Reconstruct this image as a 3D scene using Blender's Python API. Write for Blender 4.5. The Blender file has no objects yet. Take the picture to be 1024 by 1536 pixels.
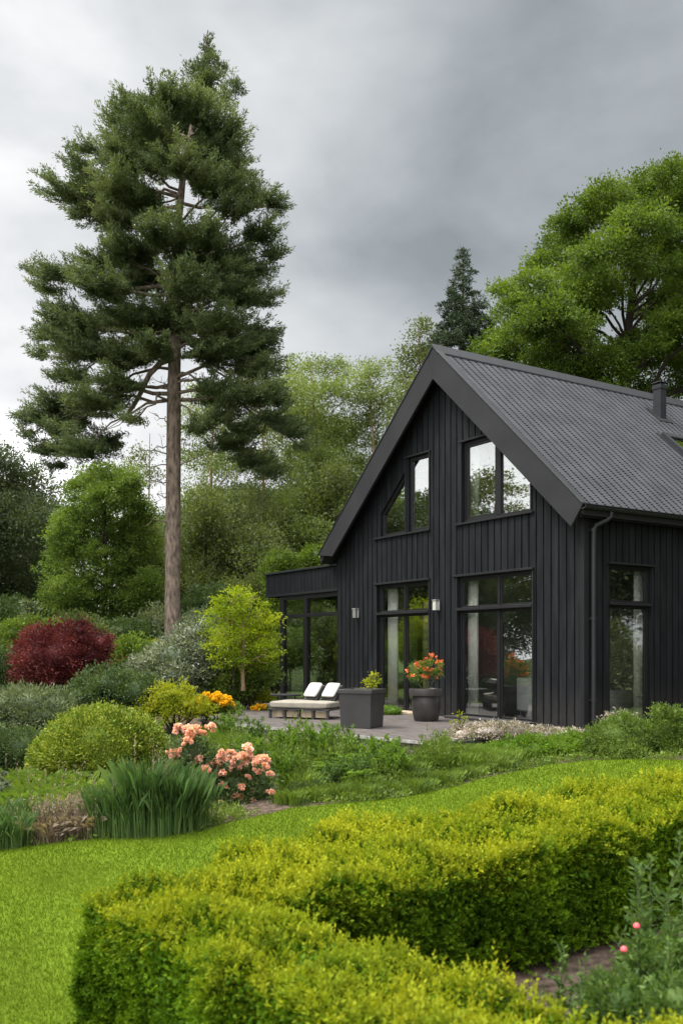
import bpy, math, random
import numpy as np
from mathutils import Vector, Matrix
from mathutils.geometry import delaunay_2d_cdt

R = np.random.default_rng(11)
random.seed(5)
SC = bpy.context.scene
COL = SC.collection
EZ = 1.36                      # eye height above the terrace
FP, HX, HY = 1400.0, 512.0, 975.0
CX, CY = 4.149, 16.0           # near corner of the house
DR = np.array([.8393, .5437]); DL = np.array([-.5437, .8393])
YAW = math.atan2(DR[1], DR[0])

# ------------------------------------------------------------------ helpers
def at(px, py, Y):
    return np.array([(px - HX) / FP * Y, Y, EZ + (HY - py) / FP * Y])

def ter(x, y):
    x = np.asarray(x, float); y = np.asarray(y, float)
    p = -.5 + .06 * (x + .71) + .06 * (y - 10.85)
    p = np.maximum(p, -1.35)
    k = .09
    h = np.clip(.5 + .5 * (-.09 - p) / k, 0, 1)
    return h * p + (1 - h) * (-.09) - k * h * (1 - h) * .5

def gnd(px, py):
    lo, hi = 1.5, 60.0
    for _ in range(50):
        m = .5 * (lo + hi); q = at(px, py, m)
        if q[2] > ter(q[0], q[1]): lo = m
        else: hi = m
    return at(px, py, lo)

def house(u, t, z=0.0):
    return np.array([CX + DR[0] * u + DL[0] * t, CY + DR[1] * u + DL[1] * t, z])

def tag(o, label=None, cat=None, group=None, kind=None):
    if label: o['label'] = label
    if cat: o['category'] = cat
    if group: o['group'] = group
    if kind: o['kind'] = kind
    return o

def empty(name, loc, rz=0.0):
    o = bpy.data.objects.new(name, None); COL.objects.link(o)
    o.location = [float(v) for v in loc]; o.rotation_euler = (0, 0, rz)
    o.empty_display_size = .2
    return o

def link(name, me, mat, parent=None, loc=None):
    if mat is not None and not me.materials: me.materials.append(mat)
    o = bpy.data.objects.new(name, me); COL.objects.link(o)
    if parent is not None: o.parent = parent
    if loc is not None: o.location = [float(v) for v in loc]
    return o

def mesh_np(name, V, k, tip=None, extra=None, smooth=False):
    """V: (n,3), every k verts in a row make one face; extra = (verts, faces (m,q)) added as they are"""
    V = np.asarray(V, np.float32)
    nf = len(V) // k
    idx = np.arange(nf * k, dtype=np.int32)
    starts = np.arange(nf, dtype=np.int32) * k
    tot = np.full(nf, k, np.int32)
    if extra is not None and len(extra[0]):
        EV, EF = np.asarray(extra[0], np.float32), np.asarray(extra[1], np.int32)
        base = len(V)
        V = np.vstack([V, EV])
        starts = np.concatenate([starts, len(idx) + np.arange(len(EF), dtype=np.int32) * EF.shape[1]])
        idx = np.concatenate([idx, (EF + base).ravel().astype(np.int32)])
        tot = np.concatenate([tot, np.full(len(EF), EF.shape[1], np.int32)])
        if tip is not None: tip = np.concatenate([tip, np.zeros(len(EV))])
    me = bpy.data.meshes.new(name)
    me.vertices.add(len(V)); me.vertices.foreach_set('co', V.ravel())
    me.loops.add(len(idx)); me.loops.foreach_set('vertex_index', idx)
    me.polygons.add(len(starts)); me.polygons.foreach_set('loop_start', starts)
    me.polygons.foreach_set('loop_total', tot)
    if smooth: me.polygons.foreach_set('use_smooth', np.ones(len(starts), bool))
    if tip is not None:
        a = me.attributes.new('tip', 'FLOAT', 'POINT'); a.data.foreach_set('value', np.asarray(tip, np.float32))
    me.update(calc_edges=True)
    return me

def unit(v):
    n = np.linalg.norm(v, axis=-1, keepdims=True); return v / np.maximum(n, 1e-9)

class MB:
    def __init__(s): s.v = []; s.f = []
    def add(s, V, F):
        b = len(s.v); s.v += [tuple(float(c) for c in p) for p in V]
        s.f += [tuple(i + b for i in f) for f in F]; return s
    def box(s, x0, x1, y0, y1, z0, z1):
        V = [(x0,y0,z0),(x1,y0,z0),(x1,y1,z0),(x0,y1,z0),(x0,y0,z1),(x1,y0,z1),(x1,y1,z1),(x0,y1,z1)]
        return s.add(V, [(0,3,2,1),(4,5,6,7),(0,1,5,4),(1,2,6,5),(2,3,7,6),(3,0,4,7)])
    def prism(s, poly, fn):
        """poly: list of 2-D points; fn(p, side) maps to 3-D, side 0 back, 1 front"""
        n = len(poly); V = [fn(p, 0) for p in poly] + [fn(p, 1) for p in poly]
        F = [tuple(range(n))[::-1], tuple(range(n, 2 * n))]
        F += [(i, (i + 1) % n, n + (i + 1) % n, n + i) for i in range(n)]
        return s.add(V, F)
    def ring(s, outer, inner, fn):
        n = len(outer)
        V = [fn(p, 0) for p in outer] + [fn(p, 0) for p in inner] + [fn(p, 1) for p in outer] + [fn(p, 1) for p in inner]
        F = []
        for i in range(n):
            j = (i + 1) % n
            F += [(i, j, n + j, n + i), (2*n + i, 3*n + i, 3*n + j, 2*n + j), (i, 2*n + i, 2*n + j, j), (n + i, n + j, 3*n + j, 3*n + i)]
        return s.add(V, F)
    def tube(s, pts, rad, n=8, cap=True):
        V, F = tube_geo(np.asarray(pts, float), rad, n)
        s.add(V, [tuple(int(i) for i in f) for f in F])
        if cap:
            k = len(pts); b = len(s.v) - n * k
            s.f += [tuple(b + i for i in range(n))[::-1], tuple(b + n * (k - 1) + i for i in range(n))]
        return s
    def lathe(s, prof, c=(0,0,0), n=32, squash=1.0):
        V = []; k = len(prof)
        for i in range(n):
            a = 2 * math.pi * i / n
            for r, z in prof: V.append((c[0] + r * math.cos(a), c[1] + r * math.sin(a) * squash, c[2] + z))
        F = [(i*k + j, ((i+1) % n)*k + j, ((i+1) % n)*k + j + 1, i*k + j + 1) for i in range(n) for j in range(k - 1)]
        F += [tuple(i*k for i in range(n))[::-1], tuple(i*k + k - 1 for i in range(n))]
        return s.add(V, F)
    def build(s, name, mat, parent=None, bevel=0, smooth=False, loc=None, seg=1):
        me = bpy.data.meshes.new(name); me.from_pydata(s.v, [], s.f)
        if smooth:
            me.polygons.foreach_set('use_smooth', np.ones(len(me.polygons), bool))
        me.update()
        o = link(name, me, mat, parent, loc)
        if bevel:
            m = o.modifiers.new('bevel', 'BEVEL'); m.width = bevel; m.segments = seg; m.limit_method = 'ANGLE'
            m.angle_limit = math.radians(40)
        if smooth:
            try: me.set_sharp_from_angle(angle=math.radians(40))
            except Exception: pass
        return o

def tube_geo(P, rad, n=6):
    rad = np.broadcast_to(np.asarray(rad, float), (len(P),))
    T = unit(np.gradient(P, axis=0))
    ref = np.where(np.abs(T[:, 2:3]) > .9, np.array([[1., 0, 0]]), np.array([[0., 0, 1]]))
    if np.abs(T[:, 2]).max() > .9: ref = np.array([[.8, .6, .05]]).repeat(len(P), 0)
    A = unit(np.cross(T, ref)); B = np.cross(T, A)
    th = np.arange(n) * 2 * math.pi / n
    V = (P[:, None] + rad[:, None, None] * (np.cos(th)[None, :, None] * A[:, None] + np.sin(th)[None, :, None] * B[:, None])).reshape(-1, 3)
    i = np.arange(len(P) - 1)[:, None] * n; j = np.arange(n)[None]
    F = np.stack([i + j, i + (j + 1) % n, i + n + (j + 1) % n, i + n + j], -1).reshape(-1, 4)
    return V, F

class Tubes:
    def __init__(s): s.V = []; s.F = []; s.n = 0
    def add(s, P, rad, n=6):
        V, F = tube_geo(np.asarray(P, float), rad, n); s.V.append(V); s.F.append(F + s.n); s.n += len(V)
    def mesh(s, name, off):
        return mesh_np(name, np.zeros((0, 3)), 4, extra=(np.vstack(s.V) - off, np.vstack(s.F)), smooth=True)

# ------------------------------------------------------------------ materials
def new_mat(name):
    m = bpy.data.materials.new(name); m.use_nodes = True
    nt = m.node_tree; nt.nodes.clear()
    out = nt.nodes.new('ShaderNodeOutputMaterial')
    return m, nt, out

def node(nt, t, **kw):
    n = nt.nodes.new(t)
    for k, v in kw.items():
        if hasattr(n, k): setattr(n, k, v)
        else: n.inputs[k.replace('_', ' ')].default_value = v
    return n

def ramp(nt, stops):
    r = nt.nodes.new('ShaderNodeValToRGB'); cr = r.color_ramp
    while len(cr.elements) < len(stops): cr.elements.new(.5)
    for e, (p, c) in zip(cr.elements, stops): e.position = p; e.color = (*c, 1)
    return r

def mix_rgb(nt, a, b, f, mode='MIX'):
    m = nt.nodes.new('ShaderNodeMix'); m.data_type = 'RGBA'; m.blend_type = mode
    for s, v in ((m.inputs[0], f), (m.inputs[6], a), (m.inputs[7], b)):
        if isinstance(v, bpy.types.NodeSocket): nt.links.new(v, s)
        elif isinstance(v, (int, float)): s.default_value = v
        else: s.default_value = (*v, 1)
    return m.outputs[2]

def solid(name, col, rough=.6, var=.25, scale=6, bump=0., bscale=60, spec=.5, metal=0., stretch=(1, 1, 1), col2=None, detail=6):
    m, nt, out = new_mat(name)
    tc = nt.nodes.new('ShaderNodeTexCoord'); mp = nt.nodes.new('ShaderNodeMapping'); mp.inputs['Scale'].default_value = stretch
    nt.links.new(tc.outputs['Object'], mp.inputs[0])
    nz = nt.nodes.new('ShaderNodeTexNoise'); nz.inputs['Scale'].default_value = scale; nz.inputs['Detail'].default_value = detail
    nt.links.new(mp.outputs[0], nz.inputs['Vector'])
    c0 = tuple(c * (1 - var) for c in col); c1 = tuple(min(1, c * (1 + var)) for c in (col2 or col))
    r = ramp(nt, [(.3, c0), (.7, c1)]); nt.links.new(nz.outputs[0], r.inputs[0])
    b = nt.nodes.new('ShaderNodeBsdfPrincipled')
    nt.links.new(r.outputs[0], b.inputs['Base Color'])
    b.inputs['Roughness'].default_value = rough; b.inputs['Specular IOR Level'].default_value = spec; b.inputs['Metallic'].default_value = metal
    if bump:
        n2 = nt.nodes.new('ShaderNodeTexNoise'); n2.inputs['Scale'].default_value = bscale; n2.inputs['Detail'].default_value = 4
        nt.links.new(mp.outputs[0], n2.inputs['Vector'])
        bp = nt.nodes.new('ShaderNodeBump'); bp.inputs['Strength'].default_value = bump; bp.inputs['Distance'].default_value = .02
        nt.links.new(n2.outputs[0], bp.inputs['Height']); nt.links.new(bp.outputs[0], b.inputs['Normal'])
    nt.links.new(b.outputs[0], out.inputs[0])
    return m

LG = 1.0
def leaf_mat(name, cols, tipc=None, trans=.35, clump=.5, rough=.6, spec=.25, cscale=.9):
    """cols: dark, mid, light; each leaf its own shade; clumps of older and younger leaves"""
    m, nt, out = new_mat(name)
    g = nt.nodes.new('ShaderNodeNewGeometry')
    tc = nt.nodes.new('ShaderNodeTexCoord')
    nz = nt.nodes.new('ShaderNodeTexNoise'); nz.inputs['Scale'].default_value = cscale; nz.inputs['Detail'].default_value = 3
    nt.links.new(tc.outputs['Object'], nz.inputs['Vector'])
    mr = nt.nodes.new('ShaderNodeMapRange'); mr.inputs[1].default_value = .35; mr.inputs[2].default_value = .65
    nt.links.new(nz.outputs[0], mr.inputs[0])
    mm = nt.nodes.new('ShaderNodeMix'); mm.inputs[0].default_value = clump
    nt.links.new(g.outputs['Random Per Island'], mm.inputs[2]); nt.links.new(mr.outputs[0], mm.inputs[3])
    r = ramp(nt, [(0., cols[0]), (.5, cols[1]), (1., cols[2])]); nt.links.new(mm.outputs[0], r.inputs[0])
    c = r.outputs[0]
    if tipc:
        a = nt.nodes.new('ShaderNodeAttribute'); a.attribute_name = 'tip'
        c = mix_rgb(nt, c, tipc, a.outputs['Fac'])
    b = nt.nodes.new('ShaderNodeBsdfPrincipled'); nt.links.new(c, b.inputs['Base Color'])
    b.inputs['Roughness'].default_value = rough; b.inputs['Specular IOR Level'].default_value = spec
    t = nt.nodes.new('ShaderNodeBsdfTranslucent')
    nt.links.new(mix_rgb(nt, c, (1.25, 1.2, .5), 1.0, 'MULTIPLY'), t.inputs[0])
    mx = nt.nodes.new('ShaderNodeMixShader'); mx.inputs[0].default_value = trans
    nt.links.new(b.outputs[0], mx.inputs[1]); nt.links.new(t.outputs[0], mx.inputs[2]); nt.links.new(mx.outputs[0], out.inputs[0])
    return m

M = {}
M['charcoal'] = solid('charcoal cladding', (.0108, .0118, .0138), .65, .3, 2.5, .2, 40, .12, stretch=(3, 3, .6))
M['charcoal_trim'] = solid('charcoal trim', (.016, .0163, .0175), .6, .12, 3, .05, 60, .15)
M['barge'] = solid('grey barge paint', (.025, .025, .027), .6, .15, 1.5, .05, 50, .15)
M['frame'] = solid('window frame paint', (.008, .008, .009), .5, .1, 3, 0, 50, .3)
M['tile'] = solid('slate grey tiles', (.054, .056, .062), .65, .2, 2.2, .1, 30, .2)
M['tile_under'] = solid('roof underlay', (.008, .008, .008), .9, .1)
M['metal_dark'] = solid('dark coated steel', (.022, .023, .026), .45, .15, 5, 0, 50, .3, .1)
M['steel'] = solid('brushed lamp metal', (.55, .55, .54), .35, .1, 8, 0, 50, .5, .8)
M['lampglass'] = solid('opal lamp glass', (.46, .46, .42), .3, .05)
M['plaster'] = solid('interior plaster', (.20, .20, .19), .9, .08)
M['intfloor'] = solid('interior floor', (.09, .075, .06), .5, .2, 3, stretch=(1, 8, 1))
M['curtain'] = solid('linen curtain', (.62, .61, .56), .9, .06, 5, .1, 30)
M['terrace'] = solid('weathered deck timber', (.10, .086, .080), .62, .5, 2.2, .3, 30, .3, stretch=(7, .8, 1), detail=9)
M['terrace_dark'] = solid('dark deck edge', (.03, .028, .027), .7, .2)
M['soil'] = solid('bark mulch soil', (.05, .035, .026), .95, .5, 14, 1.0, 70, .2, col2=(.10, .072, .054), detail=9)
M['bark'] = solid('pine bark', (.19, .145, .115), .9, .6, 9, 1.0, 22, .2, stretch=(1.4, 1.4, .5), detail=8)
M['bark_dark'] = solid('dark bark', (.045, .036, .028), .9, .35, 6, .8, 20, .2, stretch=(1, 1, .3))
M['bark_pale'] = solid('pale bark', (.22, .15, .09), .85, .3, 8, .4, 30, .2, stretch=(1, 1, .4))
M['stem'] = solid('green stem', (.07, .10, .03), .7, .3)
M['cushion'] = solid('beige cushion', (.27, .245, .20), .9, .12, 5, .2, 60)
M['white_cushion'] = solid('off white cushion', (.48, .47, .45), .9, .05, 5, .2, 60)
M['wicker'] = solid('dark wicker', (.035, .033, .032), .6, .4, 40, .5, 90)
M['pallet'] = solid('pale pallet wood', (.34, .27, .18), .8, .3, 5, .2, 30, stretch=(6, 1, 1))
M['planter'] = solid('dark resin planter', (.036, .034, .033), .5, .2, 3, .1, 70, .4)
M['pot'] = solid('dark glazed pot', (.032, .028, .026), .38, .4, 5, .15, 30, .5)
M['graysofa'] = solid('grey sofa cloth', (.40, .40, .39), .9, .1)
M['white_paint'] = solid('white lantern paint', (.75, .75, .72), .5, .05)

def weather(m, z0=.0, z1=.75, dust=(.05, .045, .038), amt=.35):
    nt = m.node_tree; b = [n for n in nt.nodes if n.type == 'BSDF_PRINCIPLED'][0]; src = b.inputs['Base Color'].links[0].from_socket
    tc = nt.nodes.new('ShaderNodeTexCoord'); sx = nt.nodes.new('ShaderNodeSeparateXYZ'); nt.links.new(tc.outputs['Object'], sx.inputs[0])
    mr = nt.nodes.new('ShaderNodeMapRange'); mr.inputs[1].default_value = z0; mr.inputs[2].default_value = z1; mr.inputs[3].default_value = 1; mr.inputs[4].default_value = 0; nt.links.new(sx.outputs[2], mr.inputs[0])
    nz = nt.nodes.new('ShaderNodeTexNoise'); nz.inputs['Scale'].default_value = 7; nz.inputs['Detail'].default_value = 8; nt.links.new(tc.outputs['Object'], nz.inputs['Vector'])
    a = nt.nodes.new('ShaderNodeMath'); a.operation = 'MULTIPLY'; nt.links.new(mr.outputs[0], a.inputs[0]); nt.links.new(nz.outputs[0], a.inputs[1])
    c = nt.nodes.new('ShaderNodeMath'); c.operation = 'MULTIPLY'; c.inputs[1].default_value = amt * 2; c.use_clamp = True; nt.links.new(a.outputs[0], c.inputs[0])
    mp = nt.nodes.new('ShaderNodeMapping'); mp.inputs['Scale'].default_value = (5.4, 5.4, .35); nt.links.new(tc.outputs['Object'], mp.inputs[0])
    n2 = nt.nodes.new('ShaderNodeTexNoise'); n2.inputs['Scale'].default_value = 2.2; n2.inputs['Detail'].default_value = 5; nt.links.new(mp.outputs[0], n2.inputs['Vector'])
    r = ramp(nt, [(.3, (.72, .72, .72)), (.7, (1.35, 1.33, 1.3))]); nt.links.new(n2.outputs[0], r.inputs[0])
    g = mix_rgb(nt, src, r.outputs[0], 1.0, 'MULTIPLY')
    nt.links.new(mix_rgb(nt, g, dust, c.outputs[0]), b.inputs['Base Color'])
weather(M['charcoal'])
def pebble_mat():
    m, nt, out = new_mat('pebbledash edge')
    tc = nt.nodes.new('ShaderNodeTexCoord'); v = nt.nodes.new('ShaderNodeTexVoronoi'); v.inputs['Scale'].default_value = 38
    nt.links.new(tc.outputs['Object'], v.inputs['Vector'])
    r = ramp(nt, [(0, (.10, .085, .07)), (.5, (.20, .18, .155)), (1, (.36, .34, .30))])
    sp = nt.nodes.new('ShaderNodeSeparateColor'); nt.links.new(v.outputs['Color'], sp.inputs[0]); nt.links.new(sp.outputs[0], r.inputs[0])
    b = nt.nodes.new('ShaderNodeBsdfPrincipled'); b.inputs['Roughness'].default_value = .9
    nt.links.new(r.outputs[0], b.inputs['Base Color'])
    bp = nt.nodes.new('ShaderNodeBump'); bp.inputs['Strength'].default_value = .8; bp.inputs['Distance'].default_value = .02; bp.invert = True
    nt.links.new(v.outputs['Distance'], bp.inputs['Height']); nt.links.new(bp.outputs[0], b.inputs['Normal'])
    nt.links.new(b.outputs[0], out.inputs[0]); return m
M['pebble'] = pebble_mat()

def glass_mat(name, base=.30, tint=(.92, .94, .93)):
    m, nt, out = new_mat(name)
    lw = nt.nodes.new('ShaderNodeLayerWeight'); lw.inputs[0].default_value = .5
    f = nt.nodes.new('ShaderNodeMath'); f.operation = 'POWER'; f.inputs[1].default_value = 3.0; nt.links.new(lw.outputs['Facing'], f.inputs[0])
    a = nt.nodes.new('ShaderNodeMath'); a.operation = 'MULTIPLY_ADD'; a.inputs[1].default_value = .8; a.inputs[2].default_value = base; a.use_clamp = True
    nt.links.new(f.outputs[0], a.inputs[0])
    tr = nt.nodes.new('ShaderNodeBsdfTransparent'); tr.inputs[0].default_value = (*tint, 1)
    gl = nt.nodes.new('ShaderNodeBsdfGlossy'); gl.inputs['Roughness'].default_value = .01; gl.inputs[0].default_value = (.95, .97, .96, 1)
    nz = nt.nodes.new('ShaderNodeTexNoise'); nz.inputs['Scale'].default_value = .8
    tc = nt.nodes.new('ShaderNodeTexCoord'); nt.links.new(tc.outputs['Object'], nz.inputs['Vector'])
    bp = nt.nodes.new('ShaderNodeBump'); bp.inputs['Strength'].default_value = .05; bp.inputs['Distance'].default_value = .05
    nt.links.new(nz.outputs[0], bp.inputs['Height']); nt.links.new(bp.outputs[0], gl.inputs['Normal'])
    mx = nt.nodes.new('ShaderNodeMixShader'); nt.links.new(a.outputs[0], mx.inputs[0])
    nt.links.new(tr.outputs[0], mx.inputs[1]); nt.links.new(gl.outputs[0], mx.inputs[2]); nt.links.new(mx.outputs[0], out.inputs[0])
    return m
M['glass'] = glass_mat('window glass', .17)
M['glass_clear'] = glass_mat('garden room glass', .04, (.96, .97, .96))
M['glass_up'] = glass_mat('upper window glass', .30)
M['glass_roof'] = glass_mat('skylight glass', .75)

LM = {
 'pine': leaf_mat('pine needles', [(.036, .058, .026), (.098, .138, .058), (.21, .255, .12)], trans=.35, clump=.55, cscale=.7),
 'spruce': leaf_mat('spruce needles', [(.018, .034, .015), (.040, .064, .028), (.08, .105, .045)], trans=.12, clump=.5, cscale=.8),
 'maple': leaf_mat('maple leaves', [(.040, .072, .010), (.092, .148, .020), (.19, .265, .038)], trans=.45, clump=.6, cscale=.45),
 'poplar': leaf_mat('poplar leaves', [(.08, .115, .030), (.155, .215, .062), (.28, .34, .12)], trans=.4, clump=.55, cscale=.4),
 'olive': leaf_mat('olive green leaves', [(.05, .072, .024), (.10, .135, .045), (.19, .225, .085)], trans=.4, clump=.5, cscale=.5),
 'column': leaf_mat('column tree leaves', [(.055, .095, .016), (.12, .19, .034), (.22, .30, .07)], trans=.4, clump=.6, cscale=.5),
 'wood': leaf_mat('dark wood leaves', [(.04, .06, .03), (.075, .105, .05), (.13, .165, .08)], trans=.3, clump=.5, cscale=.4),
 'lime': leaf_mat('lime leaves', [(.09, .16, .008), (.24, .33, .012), (.46, .51, .03)], trans=.5, clump=.5, cscale=1.2),
 'red': leaf_mat('burgundy leaves', [(.03, .008, .010), (.10, .018, .022), (.24, .05, .05)], trans=.3, clump=.5, cscale=2),
 'dome': leaf_mat('azalea leaves', [(.06, .11, .010), (.13, .20, .018), (.26, .34, .04)], tipc=(.44, .46, .09), trans=.3, clump=.4, cscale=3),
 'dark': leaf_mat('dark shrub leaves', [(.035, .06, .022), (.07, .115, .038), (.13, .18, .06)], trans=.3, clump=.5, cscale=2),
 'mid': leaf_mat('mid green leaves', [(.05, .09, .014), (.115, .18, .028), (.23, .31, .06)], trans=.4, clump=.5, cscale=2),
 'grey': leaf_mat('grey green leaves', [(.06, .09, .045), (.13, .17, .085), (.27, .31, .18)], trans=.3, clump=.4, cscale=2),
 'silver': leaf_mat('silvery leaves', [(.06, .09, .045), (.15, .19, .11), (.45, .48, .38)], trans=.25, clump=.3, cscale=2, spec=.5),
 'yellow': leaf_mat('yellow green leaves', [(.14, .19, .01), (.28, .32, .015), (.46, .44, .04)], trans=.45, clump=.5, cscale=2),
 'orange': leaf_mat('orange petals', [(.72, .38, .012), (.85, .52, .015), (.90, .66, .03)], trans=.3, clump=.2),
 'heather': leaf_mat('variegated heather', [(.08, .10, .05), (.30, .26, .21), (.72, .63, .58)], trans=.25, clump=.2, cscale=4),
 'hedge': leaf_mat('box hedge leaves', [(.026, .070, .004), (.075, .155, .006), (.15, .25, .010)], tipc=(.42, .43, .022), trans=.4, clump=.6, cscale=5, spec=.12, rough=.7),
 'blade': leaf_mat('tall grass blades', [(.035, .08, .022), (.08, .15, .042), (.18, .26, .09)], trans=.35, clump=.4, cscale=2),
 'bladelite': leaf_mat('light grass blades', [(.08, .14, .02), (.15, .24, .035), (.26, .33, .06)], trans=.4, clump=.4, cscale=2),
 'fern': leaf_mat('fern fronds', [(.06, .13, .012), (.12, .22, .02), (.22, .34, .03)], trans=.45, clump=.4, cscale=2),
 'seed': leaf_mat('dry seed heads', [(.16, .12, .09), (.27, .21, .16), (.42, .35, .28)], trans=.3, clump=.3),
 'lawn': leaf_mat('lawn blades', [(.088, .142, .008), (.108, .168, .010), (.135, .200, .014)], trans=.35, clump=.6, cscale=.8, spec=.08, rough=.8),
 'weed': leaf_mat('young leafy stems', [(.038, .085, .018), (.080, .150, .030), (.16, .24, .055)], trans=.4, clump=.3, cscale=3),
 'fuchsia': leaf_mat('red and orange petals', [(.60, .07, .04), (.76, .20, .08), (.86, .42, .16)], trans=.3, clump=.1),
 'rose': leaf_mat('coral pink petals', [(.84, .38, .31), (.94, .58, .50), (.97, .76, .69)], trans=.35, clump=.2, cscale=6),
 'moss': leaf_mat('moss', [(.06, .12, .01), (.10, .19, .015), (.15, .24, .03)], trans=.2, clump=.3),
}

# ------------------------------------------------------------------ leaf geometry
def rhombi(P, D, L, aspect=.5, fold=.12, N=None):
    n = len(P); L = np.broadcast_to(L, (n,))[:, None]
    if N is None: N = R.normal(size=(n, 3))
    S = unit(np.cross(D, N)); U = np.cross(S, D)
    mid = P + D * L * .45 + U * L * fold
    w = L * aspect * .5
    V = np.empty((n, 4, 3)); V[:, 0] = P; V[:, 1] = mid + S * w; V[:, 2] = P + D * L; V[:, 3] = mid - S * w
    return V.reshape(-1, 3)

def area(l): a, b, c = l[3], l[4], l[5]; return 4 * math.pi * (((a*b)**1.6 + (a*c)**1.6 + (b*c)**1.6) / 3) ** (1/1.6)

def foliage(lobes, dens, cr, nl, size, aspect=.5, flat=.6, shell=(.72, 1.03), low=-.7, up=.2, out=.7, lump=.1, hide=.62):
    """clusters spread through the outer shell of every lobe, leaves spread through every cluster"""
    L = np.array(lobes, float); Cs = []; Os = []
    for l in L:
        n = max(3, int(dens * area(l)))
        d = unit(R.normal(size=(n * 2, 3))); d = d[d[:, 2] > low][:n]
        f = R.uniform(shell[0], shell[1], (len(d), 1)) * (1 + lump * R.normal(size=(len(d), 1)))
        Cs.append(l[:3] + d * l[3:6] * f); Os.append(unit(d / l[3:6]))
    C = np.vstack(Cs); O = np.vstack(Os)
    keep = np.ones(len(C), bool)
    for l in L: keep &= ((C - l[:3]) ** 2 / (l[3:6] * hide) ** 2).sum(1) > 1
    C, O = C[keep], O[keep]
    k = R.integers(int(nl * .6), int(nl * 1.4) + 1, len(C))
    i = np.repeat(np.arange(len(C)), k); n = len(i)
    crs = cr * R.uniform(.65, 1.35, len(C))[i, None]
    off = R.normal(size=(n, 3)) * .5 * crs * np.array([1, 1, flat])
    P = C[i] + off
    D = unit(O[i] * out + unit(off + 1e-6) * .6 + R.normal(size=(n, 3)) * .55 + np.array([0, 0, up]))
    S = size * R.uniform(.65, 1.25, n)
    return rhombi(P, D, S, aspect), C, O

def core(lobes, s=.72, seg=14):
    """the dense inside of a shrub"""
    VV = []; FF = []; n = 0
    for l in lobes:
        th = np.linspace(0, 2 * math.pi, seg, endpoint=False); ph = np.linspace(-1.5, 1.5, 8)
        T, Pp = np.meshgrid(th, ph)
        wob = 1 + .08 * R.normal(size=T.shape)
        V = np.stack([np.cos(T) * np.cos(Pp), np.sin(T) * np.cos(Pp), np.sin(Pp)], -1) * wob[..., None] * np.array(l[3:6]) * s + np.array(l[:3])
        i = np.arange(7)[:, None] * seg; j = np.arange(seg)[None]
        F = np.stack([i + j, i + (j+1) % seg, i + seg + (j+1) % seg, i + seg + j], -1).reshape(-1, 4)
        VV.append(V.reshape(-1, 3)); FF.append(F + n); n += len(V.reshape(-1, 3))
    return np.vstack(VV), np.vstack(FF)

def curve(a, b, sag=0., k=5, wob=.0):
    t = np.linspace(0, 1, k)[:, None]; a = np.array(a); b = np.array(b)
    P = a + (b - a) * t; P[:, 2] += sag * 4 * (t * (1 - t))[:, 0]
    P[1:-1] += R.normal(size=(k - 2, 3)) * wob
    return P

def tree(name, label, cat, base, top, tr, lobes, mat, bark='bark_dark', dens=4, cr=.5, nl=60, size=.12, aspect=.55,
         flat=.6, group=None, trunkpts=None, crown='crown', inner=True, attach=.25, twigs=4, **kw):
    base = np.array(base, float); e = empty(name, base); tag(e, label, cat, group)
    V, C, O = foliage(lobes, dens, cr, nl, size, aspect, flat, **kw)
    if inner:
        V2, _, _ = foliage(lobes, dens * .4, cr * 1.2, nl * .7, size * 1.1, aspect, flat, shell=(.2, .75), hide=.1)
        V = np.vstack([V, V2])
    link(crown, mesh_np(name + ' leaves', V - base, 4), mat, e)
    tb = Tubes()
    if trunkpts is None:
        trunkpts = np.array([base - [0, 0, .15], base + [0, 0, (top - base[2]) * .35], base + [R.normal() * .1, 0, (top - base[2]) * .7], [np.mean([l[0] for l in lobes]), np.mean([l[1] for l in lobes]), top]])
    tp = np.array(trunkpts, float); k = len(tp)
    tt = np.linspace(0, 1, 12); zz = np.interp(tt, np.linspace(0, 1, k), tp[:, 2]); TP = np.stack([np.interp(tt, np.linspace(0, 1, k), tp[:, c]) for c in range(3)], 1)
    rr = tr * (1 - .88 * (TP[:, 2] - TP[0, 2]) / (TP[-1, 2] - TP[0, 2]))
    rr[0] *= 1.25
    tb.add(TP, rr, 10)
    for l in lobes[:40]:
        c = np.array(l[:3]); d = math.hypot(c[0] - base[0], c[1] - base[1])
        za = min(max(c[2] - attach * d - .2, base[2] + .15 * (top - base[2])), top - .3)
        a = np.array([np.interp(za, TP[:, 2], TP[:, 0]), np.interp(za, TP[:, 2], TP[:, 1]), za])
        ra = tr * (1 - .88 * (za - base[2]) / (top - base[2])) * .5
        P = curve(a, c, .1 * d * (1 if attach > 0 else -.3), 6, .04 * d)
        tb.add(P, np.linspace(ra * .8, max(ra * .2, .012), 6), 6)
        for _ in range(twigs):
            dd = unit(R.normal(size=3)); q = c + dd * np.array(l[3:6]) * .85
            tb.add(curve(P[R.integers(2, 6)], q, .05, 4, .05), np.linspace(max(ra * .22, .010), .006, 4), 4)
    link('trunk', tb.mesh(name + ' wood', base), M[bark], e)
    return e

def copy_tree(e, loc, rz, s, label=None, group=None):
    c = e.copy(); COL.objects.link(c); c.location = [float(v) for v in loc]; c.rotation_euler = (0, 0, rz)
    c.scale = (s[0], s[0], s[1]) if isinstance(s, tuple) else (s, s, s)
    if label: c['label'] = label
    if group: c['group'] = group
    for ch in [o for o in e.children]:
        d = ch.copy(); COL.objects.link(d); d.parent = c
        for g in [o for o in ch.children]:
            h = g.copy(); COL.objects.link(h); h.parent = d
    return c

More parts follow.
